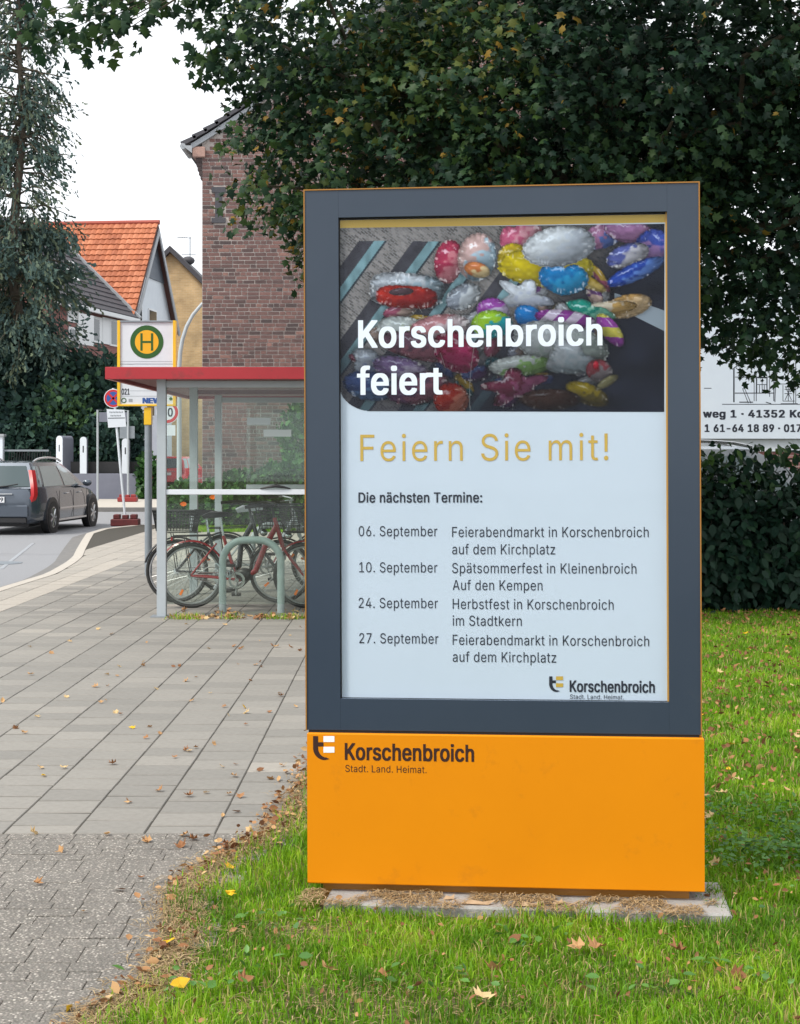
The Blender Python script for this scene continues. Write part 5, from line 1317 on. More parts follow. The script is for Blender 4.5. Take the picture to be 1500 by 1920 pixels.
        for x in (1.95, 2.85):
            q = MB(); q.box(x*fr_-.09, s_*(hw+.004)-.014, .80*kz-.012, x*fr_+.09, s_*(hw+.004)+.014, .80*kz+.012, bev=.004); q.build('door_handle', M['chrome'] if paint != 'carred' else P_, c)
        q = MB(); q.box(1.45*fr_, s_*(hw+.003)-.006, .48*kz, 3.3*fr_, s_*(hw+.003)+.006, .515*kz); q.build('side_moulding', M['chrome'], c)
        for x in (1.42, 2.38, 3.30):
            q = MB(); q.box(x*fr_-.004, s_*(hw+.002)-.004, .28*kz, x*fr_+.004, s_*(hw+.002)+.004, .86*kz); q.build('door_seam', M['black'], c)
        q = MB(); q.box(1.4*fr_, s_*(hw-.02)-.012, .235*kz, 3.35*fr_, s_*(hw-.02)+.012, .275*kz); q.build('sill_trim', M['chrome'], c)
        if rails:
            pts = []
            for u in np.linspace(0, 1, 9):
                x = fr_*(.60+u*(1.75 if estate else 1.1)); pts.append((x, s_*.63*W/1.82, Hc-.01+.075*math.sin(math.pi*min(1, max(0, u)))**.5))
            q = MB(); q.tube(pts, .022, 7); q.build('roof_rail', M['chrome'], c, True)
    q = MB(); q.box(-.045, -hw*.80, .36*kz, .03, hw*.80, .60*kz, bev=.02); q.build('rear_bumper', P_, c)
    q = MB(); q.box(-.03, -hw*.76, .24*kz, .06, hw*.76, .355*kz, bev=.02); q.build('bumper_skirt', M['black'], c)
    q = MB(); q.box(-.062, -.26, .655*kz, -.040, .26, .655*kz+.115); pl_ = q.build('number_plate', M['plate'], c)
    if plate_text: text_obj('lettering', plate_text, lambda u, v: (-.0635, .235-u, .655*kz+.02+v), .47, .078, M['black_print'], pl_, .02)
    q = MB(); q.box(-.052, -.42, .815*kz, -.02, .42, .835*kz, bev=.004); q.build('tailgate_trim', M['chrome'], c)
    q = MB(); q.tube([(-.0+.06, -.02, .955*kz), (.02, -.30, .985*kz), (.055, -.5, 1.02*kz)], .014, 5); q.build('rear_wiper', M['black'], c)
    q = MB(); q.box(Lc-.05, -.55, .34*kz, Lc+.015, .55, .50*kz, bev=.02); q.build('grille', M['black'], c)
    q = MB(); q.box(.3*fr_, -hw*.7, .16*kz, 4.5*fr_, hw*.7, .26*kz); q.build('underbody', M['black'], c)
    return c
ce = at(-4, 0, 31.3); yaw = R(90-5.5)
car('estate_car', 'dark blue-grey estate car with silver roof rails driving away on the road', (ce.x, 30.9, -.08), yaw, 'carblue', plate_text='E 1S 729')
cr = at(310, 0, 67)
car('red_car', 'small red car far down the road behind the shelter post', (cr.x+.1, 66.5, -.08), R(90-14), 'carred', Lc=3.9, W=1.68, Hc=1.47, estate=False, rails=False)
car('silver_car', 'silver car with bright roof rails parked behind the leafy hedge', (2.0, 19.6, -.0), R(-3), 'carsilver', Lc=4.7, W=1.85, Hc=1.66)

# ------------------------------------------------------------------ trees, hedges, bushes
def limb(mb, p0, p1, r0, r1, n=6, wob=.12, seed=0, nn=8):
    g_ = np.random.default_rng(seed); p0, p1 = np.array(p0, float), np.array(p1, float); pts = []; rs = []
    L_ = np.linalg.norm(p1-p0)
    for i in range(n+1):
        f = i/n; pts.append(tuple(p0+(p1-p0)*f+(g_.normal(size=3)*wob*L_*.18*math.sin(math.pi*f)))); rs.append(r0+(r1-r0)*f)
    mb.tube(pts, rs, nn); return pts
mt = empty('maple_tree', (1.75, 14.6, 0), 0, 'large dark broad-leaved tree overhanging the pillar with a few yellowing leaves', 'tree')
ox, oy = 1.75, 14.6
q = MB(); limb(q, (0, 0, -.1), (.15, .1, 5.4), .30, .14, 9, .1, 1, 12); q.tube([(0, 0, -.1), (0, 0, .3)], [.42, .29], 12); q.build('trunk', M['bark'], mt, True)
BL = [((2.6, 15.2, 6.6), (4.5, 3.6, 3.0), 9500), ((-.15, 14.1, 4.25), (1.32, 1.2, 1.12), 3800), ((-.65, 14.0, 5.5), (1.1, 1.2, 1.0), 2600), ((1.2, 13.9, 4.5), (1.9, 1.5, 1.55), 6200),
      ((3.9, 14.3, 3.95), (1.75, 1.5, 1.62), 7600), ((2.4, 13.6, 5.2), (2.2, 1.5, 1.5), 6500), ((5.3, 14.4, 5.2), (2.0, 1.8, 2.2), 5000), ((3.2, 16.4, 4.4), (3.6, 1.5, 1.8), 6000), ((.6, 15.6, 5.0), (1.9, 1.4, 1.8), 3000), ((3.5, 13.2, 6.0), (2.6, 1.2, 1.4), 4200)]
br_ = MB(); Pall, Dall, Nall = [], [], []
gq = np.random.default_rng(21)
for i, (c, r_, n) in enumerate(BL):
    n = int(n*1.75); tw = n//9; P, u = blob_points(tw, c, r_, .40, 100+i, .10)
    # each twig carries nine leaves fanning out along it
    dirs = u*.8+gq.normal(size=(tw, 3))*.55+np.array([0, -.1, -.25]); dirs /= np.linalg.norm(dirs, axis=1, keepdims=True)
    for j in range(9):
        f = j/8; ln_ = .34
        pos = P+dirs*(f*ln_)+gq.normal(size=(tw, 3))*.028
        side = gq.normal(size=(tw, 3)); dd_ = dirs*.5+side*.75+np.array([0, 0, -.45]); Pall.append(pos); Dall.append(dd_); Nall.append(np.array([0, -.45, .8])+gq.normal(size=(tw, 3))*.5+u*.4)
    for k in range(7):
        e_ = P[k]; limb(br_, (.15, .1, 3.4+.6*gq.random()), (e_[0]-ox, e_[1]-oy, max(e_[2], 3.3)), .055, .010, 6, .3, 200+i*10+k, 6)
br_.build('branches', M['twig'], mt, True)
P = np.concatenate(Pall)-np.array([ox, oy, 0]); D = np.concatenate(Dall); Nn = np.concatenate(Nall); n = len(P)
tn = np.clip(gq.random(n)*.62+.18*np.sin(P[:, 0]*1.7+1)*np.sin(P[:, 2]*2.2)+.0, 0, .86)
lo_ = (P[:, 0]+ox < 1.1)      # the outer left side turns yellow first
yl = gq.random(n); tn = np.where(lo_ & (yl < .02), .97, tn); tn = np.where((~lo_) & (yl < .008), .96, tn); tn = np.where(lo_ & (yl > .45), np.clip(tn+.27, 0, .88), tn)
leaves('crown', P, D, Nn, .072*(.5+.95*gq.random(n)), 'lobed', M['maple'], tn, mt)
# the long branch reaching left across the top of the picture
q = MB(); limb(q, (-.3, -.2, 6.4), (-3.2, -.9, 5.95), .07, .012, 9, .3, 31, 7)
hangs = []
for px, py in ((95, 22), (120, 60), (150, 30), (175, 62), (205, 40), (232, 30), (215, 70), (160, 82), (75, 62), (100, 85), (270, 12), (250, 38), (285, 28), (330, -5), (300, -20), (345, 10), (370, 0), (180, 10), (130, -10), (395, 15), (200, -20), (240, -10), (60, 55), (380, 110), (372, 118), (405, 60), (410, 95), (425, 125), (400, 135), (440, 150)):
    p = at(px, py, 13.7); p.x -= ox; p.y -= oy; st_ = (max(-3.1, p.x+.25), p.y+.1, 5.98); hangs.append((p, st_))
    if px < 300: q.tube([st_, ((st_[0]+p.x)/2+.05, p.y, (st_[2]+p.z)/2+.05), tuple(p)], [.009, .006, .003], 4)
q.build('left_branch', M['twig'], mt, True)
P = []; 
for p, _ in hangs:
    for k in range(11): P.append(np.array(p)+gq.normal(size=3)*np.array([.085, .10, .075]))
P = np.array(P); n = len(P); leaves('branch_leaves', P, np.array([0, 0, -.9])+gq.normal(size=(n, 3))*.6, np.array([0, -.9, .3])+gq.normal(size=(n, 3))*.5, .105*(.7+.6*gq.random(n)), 'lobed', M['maple'], np.clip(.25+.5*gq.random(n), 0, 1), mt)

# laurel-like hedge at the right
hd = empty('leafy_hedge', (3.7, 15.9, 0), 0, 'dense dark large-leaved hedge at the lawn edge in front of the silver car', 'hedge')
Pl, ul = [], []
for i, (c, r_, n) in enumerate([((2.6, 15.95, .66), (1.0, .75, .80), 2500), ((3.35, 15.9, .66), (.6, .6, .84), 1700), ((3.9, 15.9, .6), (.8, .7, .72), 2600), ((4.6, 16.0, .5), (.95, .8, .70), 2200), ((5.6, 16.1, .6), (1.1, .8, .8), 1600), ((3.1, 15.7, .35), (1.1, .6, .5), 1800), ((4.3, 15.75, .35), (1.2, .6, .5), 1800), ((1.5, 16.0, .7), (1.0, .8, .9), 900)]):
    a, b_ = blob_points(n, c, r_, .5, 300+i, .12); Pl.append(a); ul.append(b_)
a = np.stack([2.9+2.3*gq.random(420), 15.7+.5*gq.random(420), 1.32+.34*gq.random(420)**1.6], 1); a[:, 2] -= .11*np.clip(a[:, 0]-3.9, 0, 9); Pl.append(a); ul.append(gq.normal(size=(420, 3)))      # loose shoots above the top
P = np.concatenate(Pl)-np.array([3.7, 15.9, 0]); u = np.concatenate(ul); n = len(P); P[:, 2] = np.abs(P[:, 2])+.03
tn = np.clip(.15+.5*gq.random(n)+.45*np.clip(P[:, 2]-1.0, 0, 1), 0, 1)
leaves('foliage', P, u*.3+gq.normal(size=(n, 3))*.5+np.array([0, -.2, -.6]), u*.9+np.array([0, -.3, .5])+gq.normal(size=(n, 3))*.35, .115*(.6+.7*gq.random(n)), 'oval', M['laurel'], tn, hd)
q = MB()
for k in range(24):
    x = -2.6+k*.22; limb(q, (x, .1*gq.normal(), -.05), (x+.2*gq.normal(), .2*gq.normal(), .85+.2*gq.random()), .02, .006, 4, .3, 400+k, 5)
q.build('stem', M['bark'], hd)

# conifer at the left edge
cf = empty('conifer_tree', (-13.45, 54.2, 0), 0, 'tall wispy grey-green conifer at the left edge of the picture', 'tree')
q = MB(); limb(q, (0, 0, -.1), (.2, 0, 21), .28, .02, 12, .04, 5, 10); q.build('trunk', M['bark'], cf, True)
q = MB(); Pc, Dc = [], []
def cr_r(z): return 2.75 if z < 9.4 else max(.9, 2.75-(z-9.4)*.17)
for k in range(330):
    z = 3.0+17.0*gq.random(); a = gq.random()*6.283; rr = cr_r(z)*(.5+.55*gq.random()); 
    if z < 9.6 and gq.random() < .0: continue
    e_ = np.array([rr*math.cos(a), rr*math.sin(a)*.9, z+.35*gq.normal()-.1*rr]); s_ = np.array([.1, 0, z+.3])
    if k % 2 == 0 or z > 11: q.tube([tuple(s_), tuple((s_+e_)/2+np.array([0, 0, .25])), tuple(e_)], [.045, .028, .008], 4)
    m = int((34 if z < 9.5 else 13)*(rr+.4))
    f = .22+.78*gq.random(m)**.8; mid = (s_+e_)/2+np.array([0, 0, .25])
    pp = np.outer((1-f)**2, s_)+np.outer(2*f*(1-f), mid)+np.outer(f**2, e_)+gq.normal(size=(m, 3))*np.array([.16, .16, .20])-np.array([0, 0, .12])
    Pc.append(pp); Dc.append(np.tile(e_-s_, (m, 1))*.35+gq.normal(size=(m, 3))*.5+np.array([0, 0, -.75]))
q.build('branches', M['twig'], cf)
P = np.concatenate(Pc); D = np.concatenate(Dc); n = len(P)
leaves('crown', P, D, gq.normal(size=(n, 3)), .30*(.6+.8*gq.random(n)), 'spray', M['needle'], np.clip(gq.random(n)+.1*np.sin(P[:, 2]*2), 0, 1), cf)

def pbush(name, label, px, py, Y, rx_, ry_, n, size, mtn, seed, group=None, shape='tuft', tlo=0, thi=1, dz=0):
    c = at(px, py, Y); s_ = Y/FPX
    return bush(name, label, 'bush', (c.x, Y, c.z+dz), (rx_*s_, max(.8, rx_*s_*.7), ry_*s_), n, size, shape, M[mtn], seed, group, tlo, thi)
G1 = 'shrubs behind the garden wall'
pbush('shrub', 'very dark tall shrub behind the gate at the far left', 25, 755, 54.0, 110, 135, 7000, .24, 'shrub', 50, G1, tlo=0, thi=.55)
pbush('shrub', 'bright mid-green rounded shrub above the white gate posts', 128, 800, 53.2, 78, 96, 5200, .20, 'shrub', 51, G1, tlo=.35, thi=1)
pbush('shrub', 'dark shrub reaching up below the red brick house windows', 165, 760, 54.3, 62, 92, 4200, .22, 'shrub', 52, G1, tlo=0, thi=.6)
pbush('shrub', 'dark upright shrub directly left of the bus stop sign', 212, 790, 53.8, 44, 125, 4200, .22, 'shrub', 53, G1, tlo=0, thi=.6)
pbush('shrub', 'low shrub in shade between the street sign legs', 215, 840, 52.6, 62, 70, 3200, .20, 'shrub', 54, G1, tlo=0, thi=.6)
pbush('shrub', 'dark shrub between the two left white posts', 70, 850, 52.8, 80, 70, 3600, .20, 'shrub', 55, G1, tlo=0, thi=.5)
pbush('shrub', 'small green shrub at the right end of the grey wall', 280, 905, 51.5, 22, 52, 1500, .16, 'bush', 56, G1, tlo=0, thi=.7)
G2 = 'green garden bushes in front of the brick building'
pbush('garden_bush', 'green bush seen through the shelter glass nearest the left posts', 352, 955, 32.6, 46, 48, 2600, .12, 'bush', 60, G2, tlo=0, thi=.9)
pbush('garden_bush', 'green bush seen above the saddles of the parked bicycles', 440, 945, 32.2, 58, 58, 3600, .12, 'bush', 61, G2, tlo=0, thi=1)
pbush('garden_bush', 'green bush beside the left edge of the pillar', 540, 935, 32.6, 66, 76, 3800, .12, 'bush', 62, G2, tlo=0, thi=1)
pbush('garden_bush', 'tall loose bush climbing the brick wall beside the pillar', 575, 850, 34.6, 48, 110, 2600, .13, 'bush', 63, G2, tlo=.1, thi=1)
for i, px in enumerate((660, 780, 900, 1020, 1140)):
    pbush('garden_bush', 'green bush in the row hidden behind the pillar', px, 930, 32.8, 68, 80, 900, .2, 'bush', 70+i, G2, tlo=0, thi=1)
for px, py, nm in ((344, 945, 'a'), (399, 932, 'b')):
    c = at(px, py, 31.2); t = empty('orange_flower', c, 0, 'bright orange flower head on the green bushes behind the bicycles', 'flower', 'orange flowers on the bushes')
    q = MB()
    for k in range(9):
        a = k*2*math.pi/9; q.prism([(0, 0, 0), (.05*math.cos(a-.3), -.01, .04*math.sin(a-.3)), (.075*math.cos(a), -.03, .05*math.sin(a)), (.05*math.cos(a+.3), -.01, .04*math.sin(a+.3))], (0, .012, 0))
    q.build('petals', M['orangeref'], t); q = MB(); q.tube([(0, .01, 0), (.02, .12, -.5)], .008, 5); q.build('stem', M['bush'], t)
# distant trees closing the view between the houses
for i, (x, y, r_, hh) in enumerate(((-22, 105, 6, 9), (-13, 112, 7, 8), (-5, 108, 6, 9), (-32, 100, 7, 10), (8, 100, 8, 9), (20, 92, 8, 9), (32, 95, 8, 10))):
    lab = ['round tree far behind the orange roofed house', 'broad far tree closing the end of the road', 'far tree behind the brick building', 'far tree behind the left conifer', 'far tree hidden behind the brick building', 'far tree beyond the right banner', 'rightmost far tree beyond the banner'][i]
    t = empty('distant_tree', (x, y, 0), 0, lab, 'tree', 'distant trees')
    q = MB(); limb(q, (0, 0, -.1), (0, 0, hh*.6), .3, .15, 4, .05, 600+i, 8); q.build('trunk', M['bark'], t)
    bush('crown', '', '', (x, y, hh*.42), (r_, r_*.7, hh*.42), 2200, .7, 'tuft', M['shrub'], 610+i, parent=t, part='crown', trunk=False, thi=.8)

# ------------------------------------------------------------------ grass
def in_slab(x, y):       # footprint of the foundation
    p = KI @ Vector((x, y, 0)); return 0.06 < p.x < KW+(.05 if p.y < 0 else -.01) and -.165 < p.y-.03*math.sin(p.x*9) < .40
def grass_pts(n, x0f, x1f, y0, y1, seed, pw_=1.0):
    g_ = np.random.default_rng(seed); Y = y0+(y1-y0)*g_.random(n)**pw_; a = np.array([x0f(y) for y in Y]); b = np.array([x1f(y) for y in Y]); X = a+(b-a)*g_.random(n); return X, Y, g_
def nz(X, Y, s, k): return np.sin(X*s+k)*np.sin(Y*s*1.1+k*2.3)*.5+np.sin(X*s*2.3+Y*s*1.7+k)*.3+np.sin(X*s*4.9-Y*s*4.1+k*1.7)*.2
def blades(X, Y, g_, h0, h1, w0, name, mt_, tlo=0, thi=.86, straw=.1, lean=.5, z0=-.012, hmul=None):
    n = len(X); h = h0+(h1-h0)*g_.random(n)**1.5
    if hmul is not None: h *= hmul
    wv = w0*(.6+.8*g_.random(n)); a = g_.random(n)*6.283; l_ = lean*g_.random(n); la = g_.random(n)*6.283
    dx, dy = np.cos(a)*wv/2, np.sin(a)*wv/2; lx, ly = np.cos(la)*l_*h, np.sin(la)*l_*h; Z = np.full(n, z0)
    V = np.stack([np.stack([X-dx, Y-dy, Z], 1), np.stack([X+dx, Y+dy, Z], 1), np.stack([X-dx*.75+lx*.35, Y-dy*.75+ly*.35, Z+h*.6], 1), np.stack([X+dx*.75+lx*.35, Y+dy*.75+ly*.35, Z+h*.6], 1), np.stack([X+lx, Y+ly, Z+h*(1-.35*l_)], 1)], 1)
    F = np.array([[0, 1, 3], [0, 3, 2], [2, 3, 4]])[None]+(np.arange(n)*5)[:, None, None]
    t = tlo+(thi-tlo)*np.clip(.47+.42*nz(X, Y, 3.1, 1)+.30*nz(X, Y, 9.0, 5)+.55*(g_.random(n)-.5), 0, 1); t = np.where(g_.random(n) < straw, .88+.12*g_.random(n), t)
    return npmesh(name, V.reshape(-1, 3), F.reshape(-1, 3), mt_, np.repeat(t, 3), lawn, 'stuff')
def clean(X, Y, keep): return X[keep], Y[keep]
# front lawn
X, Y, g_ = grass_pts(92000, lambda y: ex(y)-.05, lambda y: .262*y+.45, 3.9, 5.6, 81)
dens = .5+.5*nz(X, Y, 2.6, 4); inb = np.array([in_slab(a, b) for a, b in zip(X, Y)])
edge = np.clip((X-np.array([ex(y) for y in Y])+.05)/.18, 0, 1)
bald = np.exp(-(((X+.12)/.40)**2+((Y-4.52)/.16)**2))*.65+np.exp(-(((X+.35)/.28)**2+((Y-5.15)/.12)**2))*.7+np.exp(-(((X-.55)/.22)**2+((Y-4.62)/.10)**2))*.5
k = (~inb) & (g_.random(len(X)) < (.35+.65*dens)*(.22+.78*edge)*(1-bald))
X, Y = clean(X, Y, k); hm = .8+.4*nz(X, Y, 4.2, 2); blades(X, Y, g_, .028, .085, .0042, 'grass', M['grass'], straw=.11, lean=.9, hmul=np.clip(hm, .5, 1.3))
# strip left of the pillar and round behind it
X, Y, g_ = grass_pts(24000, lambda y: ex(y)-.04, lambda y: min(.35, ex(y)+1.3), 5.6, 8.6, 82)
inb = np.array([in_slab(a, b) for a, b in zip(X, Y)]); edge = np.clip((X-np.array([ex(y) for y in Y])+.02)/.22, 0, 1)
k = (~inb) & (g_.random(len(X)) < .15+.85*edge); X, Y = clean(X, Y, k); blades(X, Y, g_, .03, .085, .0048, 'grass', M['grass'], tlo=.15, straw=.10, lean=.8)
# the lawn at the right up to the hedge
X, Y, g_ = grass_pts(125000, lambda y: .13*y, lambda y: .262*y+.9, 5.5, 15.9, 83, 1.25)
inb = np.array([in_slab(a, b) for a, b in zip(X, Y)]); k = ~inb; X, Y = clean(X, Y, k); blades(X, Y, g_, .025, .075, .0062, 'grass', M['grass'], tlo=.05, thi=.84, straw=.10, lean=.8)
# thin grass far behind, seen under the shelter
X, Y, g_ = grass_pts(26000, lambda y: -4.1, lambda y: -.6, 29.0, 32.4, 84); k = X > np.array([ex(y) if y < 30.6 else -4.1 for y in Y])-.3; X, Y = clean(X, Y, k); blades(X, Y, g_, .05, .14, .02, 'grass', M['grass'], tlo=.3, straw=.04)
# the hidden part of the lawn, thinner
X, Y, g_ = grass_pts(20000, lambda y: ex(y)+.1, lambda y: .13*y, 8.0, 15.5, 85); blades(X, Y, g_, .03, .08, .010, 'grass', M['grass'], straw=.1)
# clover and plantain patch right of the base
g_ = np.random.default_rng(86); n = 1500; X = 1.50+.20*g_.normal(size=n); Y = 6.15+.32*g_.normal(size=n); k = (nz(X, Y, 7, 1) > -.15) & ~np.array([in_slab(a, b) for a, b in zip(X, Y)]); X, Y = X[k], Y[k]; n = len(X)
leaves('clover_patch', np.stack([X, Y, .03+.07*g_.random(n)], 1), g_.normal(size=(n, 3))*np.array([1, 1, .15]), np.array([0, 0, 1])+g_.normal(size=(n, 3))*.35, .026*(.6+.8*g_.random(n)), 'oval', M['clover'], g_.random(n), lawn, 'stuff')
# broad weeds in the front lawn
g_ = np.random.default_rng(87); n = 110; c_ = np.array([[x, y] for x, y in ((-.42, 5.2), (-.45, 4.75), (.1, 4.6), (.75, 4.55), (1.05, 4.7), (-.62, 4.55), (.45, 5.0))]); ci = g_.integers(0, len(c_), n)
P = np.concatenate([c_[ci]+g_.normal(size=(n, 2))*np.array([.09, .07]), (.02+.035*g_.random(n))[:, None]], 1)
leaves('broad_weeds', P, g_.normal(size=(n, 3))*np.array([1, 1, .3]), np.array([0, 0, 1])+g_.normal(size=(n, 3))*.4, .035*(.5+.9*g_.random(n)), 'oval', M['clover'], .3+.7*g_.random(n), lawn, 'stuff')
# dry thatch: straw strands lying along the lawn edge and on the foundation
def strands(X, Y, g_, l0, l1, w0, z, name, par):
    n = len(X); a = g_.random(n)*6.283; l_ = l0+(l1-l0)*g_.random(n); dx, dy = np.cos(a)*l_/2, np.sin(a)*l_/2; wx_, wy = -np.sin(a)*w0/2, np.cos(a)*w0/2
    z_ = z+.012*g_.random(n); b = (g_.random(n)-.5)*.5*l_; up_ = .012*g_.random(n); c1x, c1y = X-np.sin(a)*b*.5, Y+np.cos(a)*b*.5
    V = np.stack([np.stack([X-dx, Y-dy, z_], 1), np.stack([c1x-wx_, c1y-wy, z_+up_], 1), np.stack([c1x+wx_, c1y+wy, z_+up_], 1), np.stack([X+dx, Y+dy, z_], 1)], 1)
    F = np.array([[0, 1, 2], [1, 3, 2]])[None]+(np.arange(n)*4)[:, None, None]
    npmesh(name, V.reshape(-1, 3), F.reshape(-1, 3), M['straw'], np.repeat(g_.random(n), 2), par, 'stuff')
g_ = np.random.default_rng(88); n = 9000; Y = 3.9+4.8*g_.random(n)**1.3; X = np.array([ex(y) for y in Y])+.01+g_.normal(size=n)*.05; strands(X, Y, g_, .03, .11, .0035, .004, 'dry_grass', lawn)
n = 5200; Y = 4.0+1.35*g_.random(n); X = -.8+2.0*g_.random(n); k = (np.exp(-(((X+.12)/.45)**2+((Y-4.52)/.2)**2))+np.exp(-(((X+.35)/.3)**2+((Y-5.15)/.14)**2))+.12) > g_.random(n); strands(X[k], Y[k], g_, .03, .09, .0035, -.004, 'dry_grass', lawn)
n = 3200; us = g_.random(n)*KW*1.03; vv = -.01-.17*g_.random(n)**1.5; k = (nz(us*3, vv*3, 2.2, 3) > -.12); W_ = [KM @ Vector((a, b, 0)) for a, b in zip(us[k], vv[k])]; strands(np.array([p.x for p in W_]), np.array([p.y for p in W_]), g_, .02, .09, .004, .024, 'dry_grass', lawn)

# ------------------------------------------------------------------ fallen leaves
fl_meshes = []
def fallen_mesh(tn, curl, seed):
    V, F = leaf_shape('lobed' if seed % 3 else 'oval'); g_ = np.random.default_rng(seed); V = V.copy(); V[:, 1] -= .5
    V[:, 2] = curl*(V[:, 0]**2*1.6+(V[:, 1]+.1)**2*.8)+g_.normal(size=len(V))*.05; me = bpy.data.meshes.new('fallen_leaf'); me.from_pydata(V.tolist(), [], F.tolist()); me.materials.append(M['dry'])
    a = me.attributes.new('tint', 'FLOAT', 'FACE'); a.data.foreach_set('value', [tn]*len(F)); me.update(); return me
kinds = {'brown': [fallen_mesh(.15+.06*k, .35+.25*(k % 3), k) for k in range(6)], 'tan': [fallen_mesh(.5+.07*k, .3+.25*(k % 3), 10+k) for k in range(5)], 'yellow': [fallen_mesh(.93+.035*k, .3, 20+k) for k in range(3)]}
LAB = {('brown', 'pave'): 'small curled brown leaf lying on the grey paving', ('tan', 'pave'): 'small pale tan leaf lying on the grey paving', ('yellow', 'pave'): 'bright yellow leaf lying on the grey paving',
       ('brown', 'lawn'): 'curled brown leaf lying in the green grass', ('tan', 'lawn'): 'pale tan leaf lying in the green grass', ('yellow', 'lawn'): 'yellow leaf lying in the green grass'}
def fallen(x, y, z, size, kind, place):
    r_ = random.random
    o = bpy.data.objects.new('fallen_leaf', random.choice(kinds[kind])); COL.objects.link(o); o.location = (x, y, z); o.scale = (size, size, size)
    o.rotation_euler = (random.gauss(0, .35), random.gauss(0, .35), r_()*6.28); 
    if place == 'pave': zn = 'on the pebbly pavers in the foreground' if y < 6.47 else 'on the nearest grey slabs beside the pillar' if y < 9.5 else 'on the grey slabs halfway to the shelter' if y < 14.2 else 'on the slabs round the shelter posts'
    else: zn = 'in the short grass in front of the pillar' if y < 5.7 else 'in the grass right of the orange base' if y < 9 else 'in the grass near the dark hedge'
    tag(o, {'brown': 'small curled brown leaf ', 'tan': 'small pale tan leaf ', 'yellow': 'bright yellow leaf '}[kind]+zn, 'leaf', kind+' fallen leaves '+zn)
for px, py, k in ((82, 1455, 'yellow'), (120, 1440, 'tan'), (210, 1433, 'brown'), (45, 1374, 'tan'), (28, 1366, 'brown'), (62, 1563, 'tan'), (200, 1566, 'tan'), (240, 1504, 'brown'), (300, 1483, 'brown'), (353, 1493, 'brown'), (451, 1495, 'brown'), (428, 1490, 'tan'),
                  (443, 1523, 'brown'), (440, 1456, 'tan'), (488, 1444, 'brown'), (506, 1461, 'tan'), (350, 1407, 'brown'), (400, 1396, 'tan'), (355, 1409, 'tan'), (218, 1336, 'tan'), (248, 1365, 'yellow'), (178, 1288, 'tan'), (190, 1317, 'tan'), (70, 1345, 'tan'), (420, 1326, 'brown'),
                  (360, 1315, 'tan'), (458, 1327, 'yellow'), (463, 1337, 'tan'), (505, 1335, 'brown'), (526, 1305, 'brown'), (470, 1276, 'brown'), (490, 1250, 'brown'), (480, 1247, 'tan'), (325, 1250, 'brown'), (350, 1277, 'tan'), (450, 1217, 'brown'), (440, 1212, 'brown'), (455, 1215, 'tan'),
                  (510, 1210, 'brown'), (518, 1213, 'tan'), (545, 1214, 'brown'), (390, 1216, 'tan'), (200, 1265, 'tan'), (97, 1225, 'tan'), (185, 1180, 'tan'), (130, 1203, 'tan'), (210, 1189, 'tan'), (5, 1315, 'tan'), (58, 1265, 'tan'), (115, 1596, 'tan'), (272, 1578, 'brown'),
                  (345, 1568, 'tan'), (360, 1575, 'brown'), (340, 1587, 'brown'), (425, 1583, 'brown'), (440, 1612, 'yellow'), (400, 1605, 'tan'), (130, 1894, 'yellow'), (225, 1670, 'brown'), (275, 1578, 'tan'), (422, 1172, 'tan'), (355, 1155, 'brown')):
    p = gp(px, py, .004); fallen(p.x, p.y, .008, random.uniform(.036, .052), k, 'pave')
for i in range(110):
    y = 5+10*random.random()**.8; x = random.uniform(max(kx(y)+.4, -.26*y), ex(y)-.05); w_ = (x+.26*y)/(.2*y+.01)
    if random.random() > .25+.75*w_: continue
    fallen(x, y, .008, random.uniform(.022, .042), random.choice(['brown', 'tan', 'tan', 'brown', 'tan']), 'pave')
for i in range(26):      # gathered round the shelter's feet
    x = random.uniform(-2.3, -.8); fallen(x, random.uniform(14.6, 15.6), .01, random.uniform(.05, .08), random.choice(['brown', 'brown', 'tan']), 'pave')
for px, py, k in ((1268, 1780, 'brown'), (718, 1825, 'brown'), (908, 1868, 'tan'), (925, 1815, 'brown'), (965, 1760, 'brown'), (1080, 1775, 'tan'), (1115, 1776, 'brown'), (1385, 1828, 'brown'), (1345, 1808, 'yellow'), (460, 1838, 'brown'), (615, 1817, 'tan'), (430, 1625, 'yellow'), (432, 1675, 'yellow'),
                  (372, 1668, 'brown'), (318, 1765, 'yellow'), (337, 1843, 'yellow'), (1372, 1395, 'yellow'), (1357, 1470, 'tan'), (1352, 1486, 'tan'), (1400, 1475, 'brown'), (1340, 1618, 'tan'), (1330, 1530, 'tan')):
    z_ = .03; p = gp(px, py, z_); fallen(p.x, p.y, z_, random.uniform(.04, .065), k, 'lawn')
for i in range(95):
    y = 6.6+8.8*random.random()**.75; x = random.uniform(.18*y, .262*y+.3)
    if in_slab(x, y): continue
    fallen(x, y, random.uniform(.025, .055), random.uniform(.03, .055), random.choices(['brown', 'tan', 'yellow'], [5, 4, 1])[0], 'lawn')
# the drift of leaf litter along the edge of the paving
g_ = np.random.default_rng(91); n = 1500; Y = 4.0+7*g_.random(n)**1.1; c_ = np.where((Y > 6.0) & (Y < 8.2), 1.0, .38); k = g_.random(n) < c_; Y = Y[k]; n = len(Y)
X = np.array([ex(y) for y in Y])-.02+g_.normal(size=n)*np.where(Y > 6.2, .065, .045)
leaves('leaf_litter', np.stack([X, Y, .008+.022*g_.random(n)], 1), g_.normal(size=(n, 3))*np.array([1, 1, .35]), np.array([0, 0, 1])+g_.normal(size=(n, 3))*.6, .032*(.5+.9*g_.random(n)), 'oval', M['dry'], np.clip(.0+.72*g_.random(n), 0, .9), lawn, 'stuff')
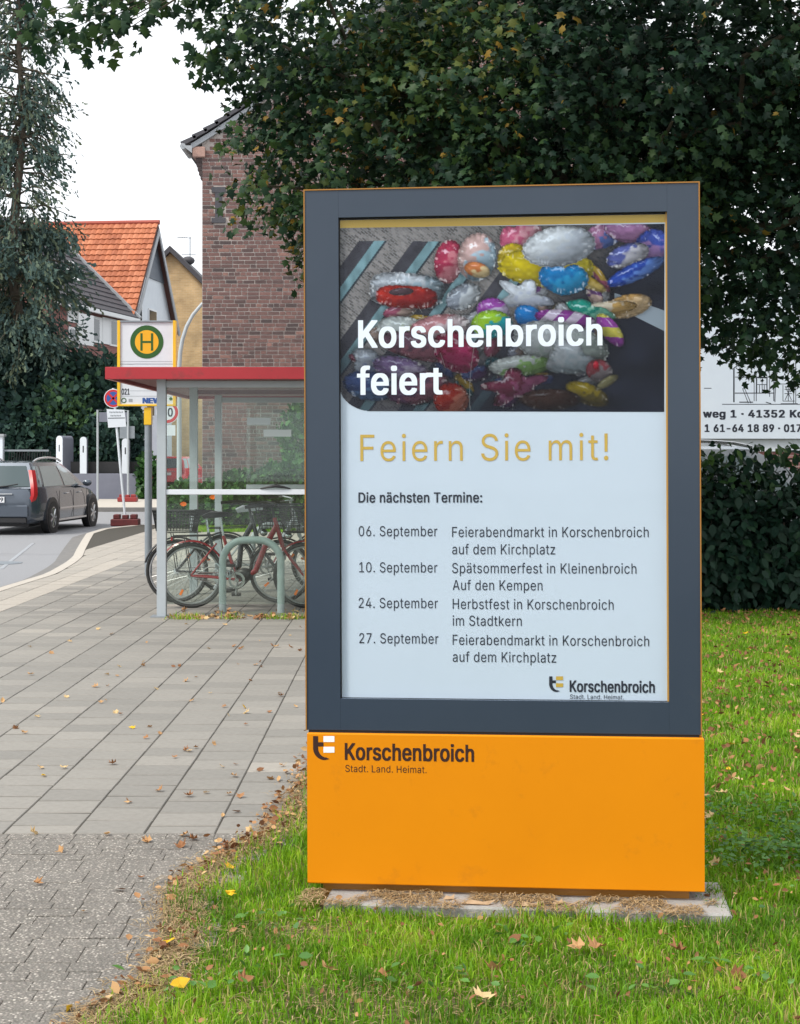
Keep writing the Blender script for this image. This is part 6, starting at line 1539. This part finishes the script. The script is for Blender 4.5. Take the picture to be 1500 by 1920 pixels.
# crumbs of dead leaf sunk into the lawn
g_ = np.random.default_rng(95); n = 2600; Y = 4.1+11.3*g_.random(n)**.9; X = np.where(Y < 5.4, -.7+2.2*g_.random(n), .17*Y+(.10*Y+.5)*g_.random(n)); k = np.array([not in_slab(a, b) and a > ex(b) for a, b in zip(X, Y)]); X, Y = X[k], Y[k]; n = len(X)
leaves('leaf_crumbs', np.stack([X, Y, .015+.035*g_.random(n)], 1), g_.normal(size=(n, 3))*np.array([1, 1, .6]), np.array([0, 0, 1])+g_.normal(size=(n, 3))*.8, .020*(.5+1.0*g_.random(n))*(1+(Y > 7)*.5), 'oval', M['dry'], .02+.5*g_.random(n), lawn, 'stuff')
# tufts at the foot of the shelter wall
g_ = np.random.default_rng(92); n = 620; cx_ = np.array([-1.95, -1.62, -1.2, -1.05, -.85, -2.1]); ci = g_.integers(0, 6, n); X = cx_[ci]+g_.normal(size=n)*.06; Y = 14.78+g_.normal(size=n)*.06
blades(X, Y, g_, .02, .09, .008, 'weed_tufts', M['grass'], tlo=.2, straw=.45, lean=1.6, z0=0)
n = 150; X = -1.95+1.2*g_.random(n); X = X+.05*np.sin(X*21); Y = 14.83+g_.normal(size=n)*.09
leaves('leaf_litter', np.stack([X, Y, .012+.02*g_.random(n)], 1), g_.normal(size=(n, 3))*np.array([1, 1, .3]), np.array([0, 0, 1])+g_.normal(size=(n, 3))*.5, .05*(.5+.8*g_.random(n)), 'lobed', M['dry'], .1+.7*g_.random(n), pavement, 'stuff')
# bits of debris on the foundation: strips of dry bark
for i, (u_, v_, l_, a_) in enumerate(((.62, -.11, .13, -.12), (.80, -.115, .11, .05), (.52, -.06, .05, .3), (1.28, -.14, .06, -.1), (.9, -.08, .05, .4))):
    p = KM @ Vector((u_, v_, 0)); t = MB(); t.add([(-l_/2, 0, 0), (-l_*.15, .014, .010), (l_*.15, .008, .006), (l_/2, .018, .012), (l_*.3, -.006, 0), (-l_*.1, -.010, .002)], [(0, 5, 1), (5, 4, 2, 1), (4, 3, 2)])
    o = t.build('bark_strip', M['straw'] if False else mat('bark_strip_%d' % i if False else 'dry_bark', (.46, .34, .22), (.30, .20, .11), rough=.8, scale=40), None, True); o.location = (p.x, p.y, .028); o.rotation_euler.z = a_
    tag(o, ['long pale bark strip lying on the foundation under the middle of the base', 'pale bark strip right of the longest one on the foundation', 'short bark strip close under the orange base', 'bark scrap near the right end of the foundation', 'bark scrap against the orange base on the foundation'][i], 'bark strip')
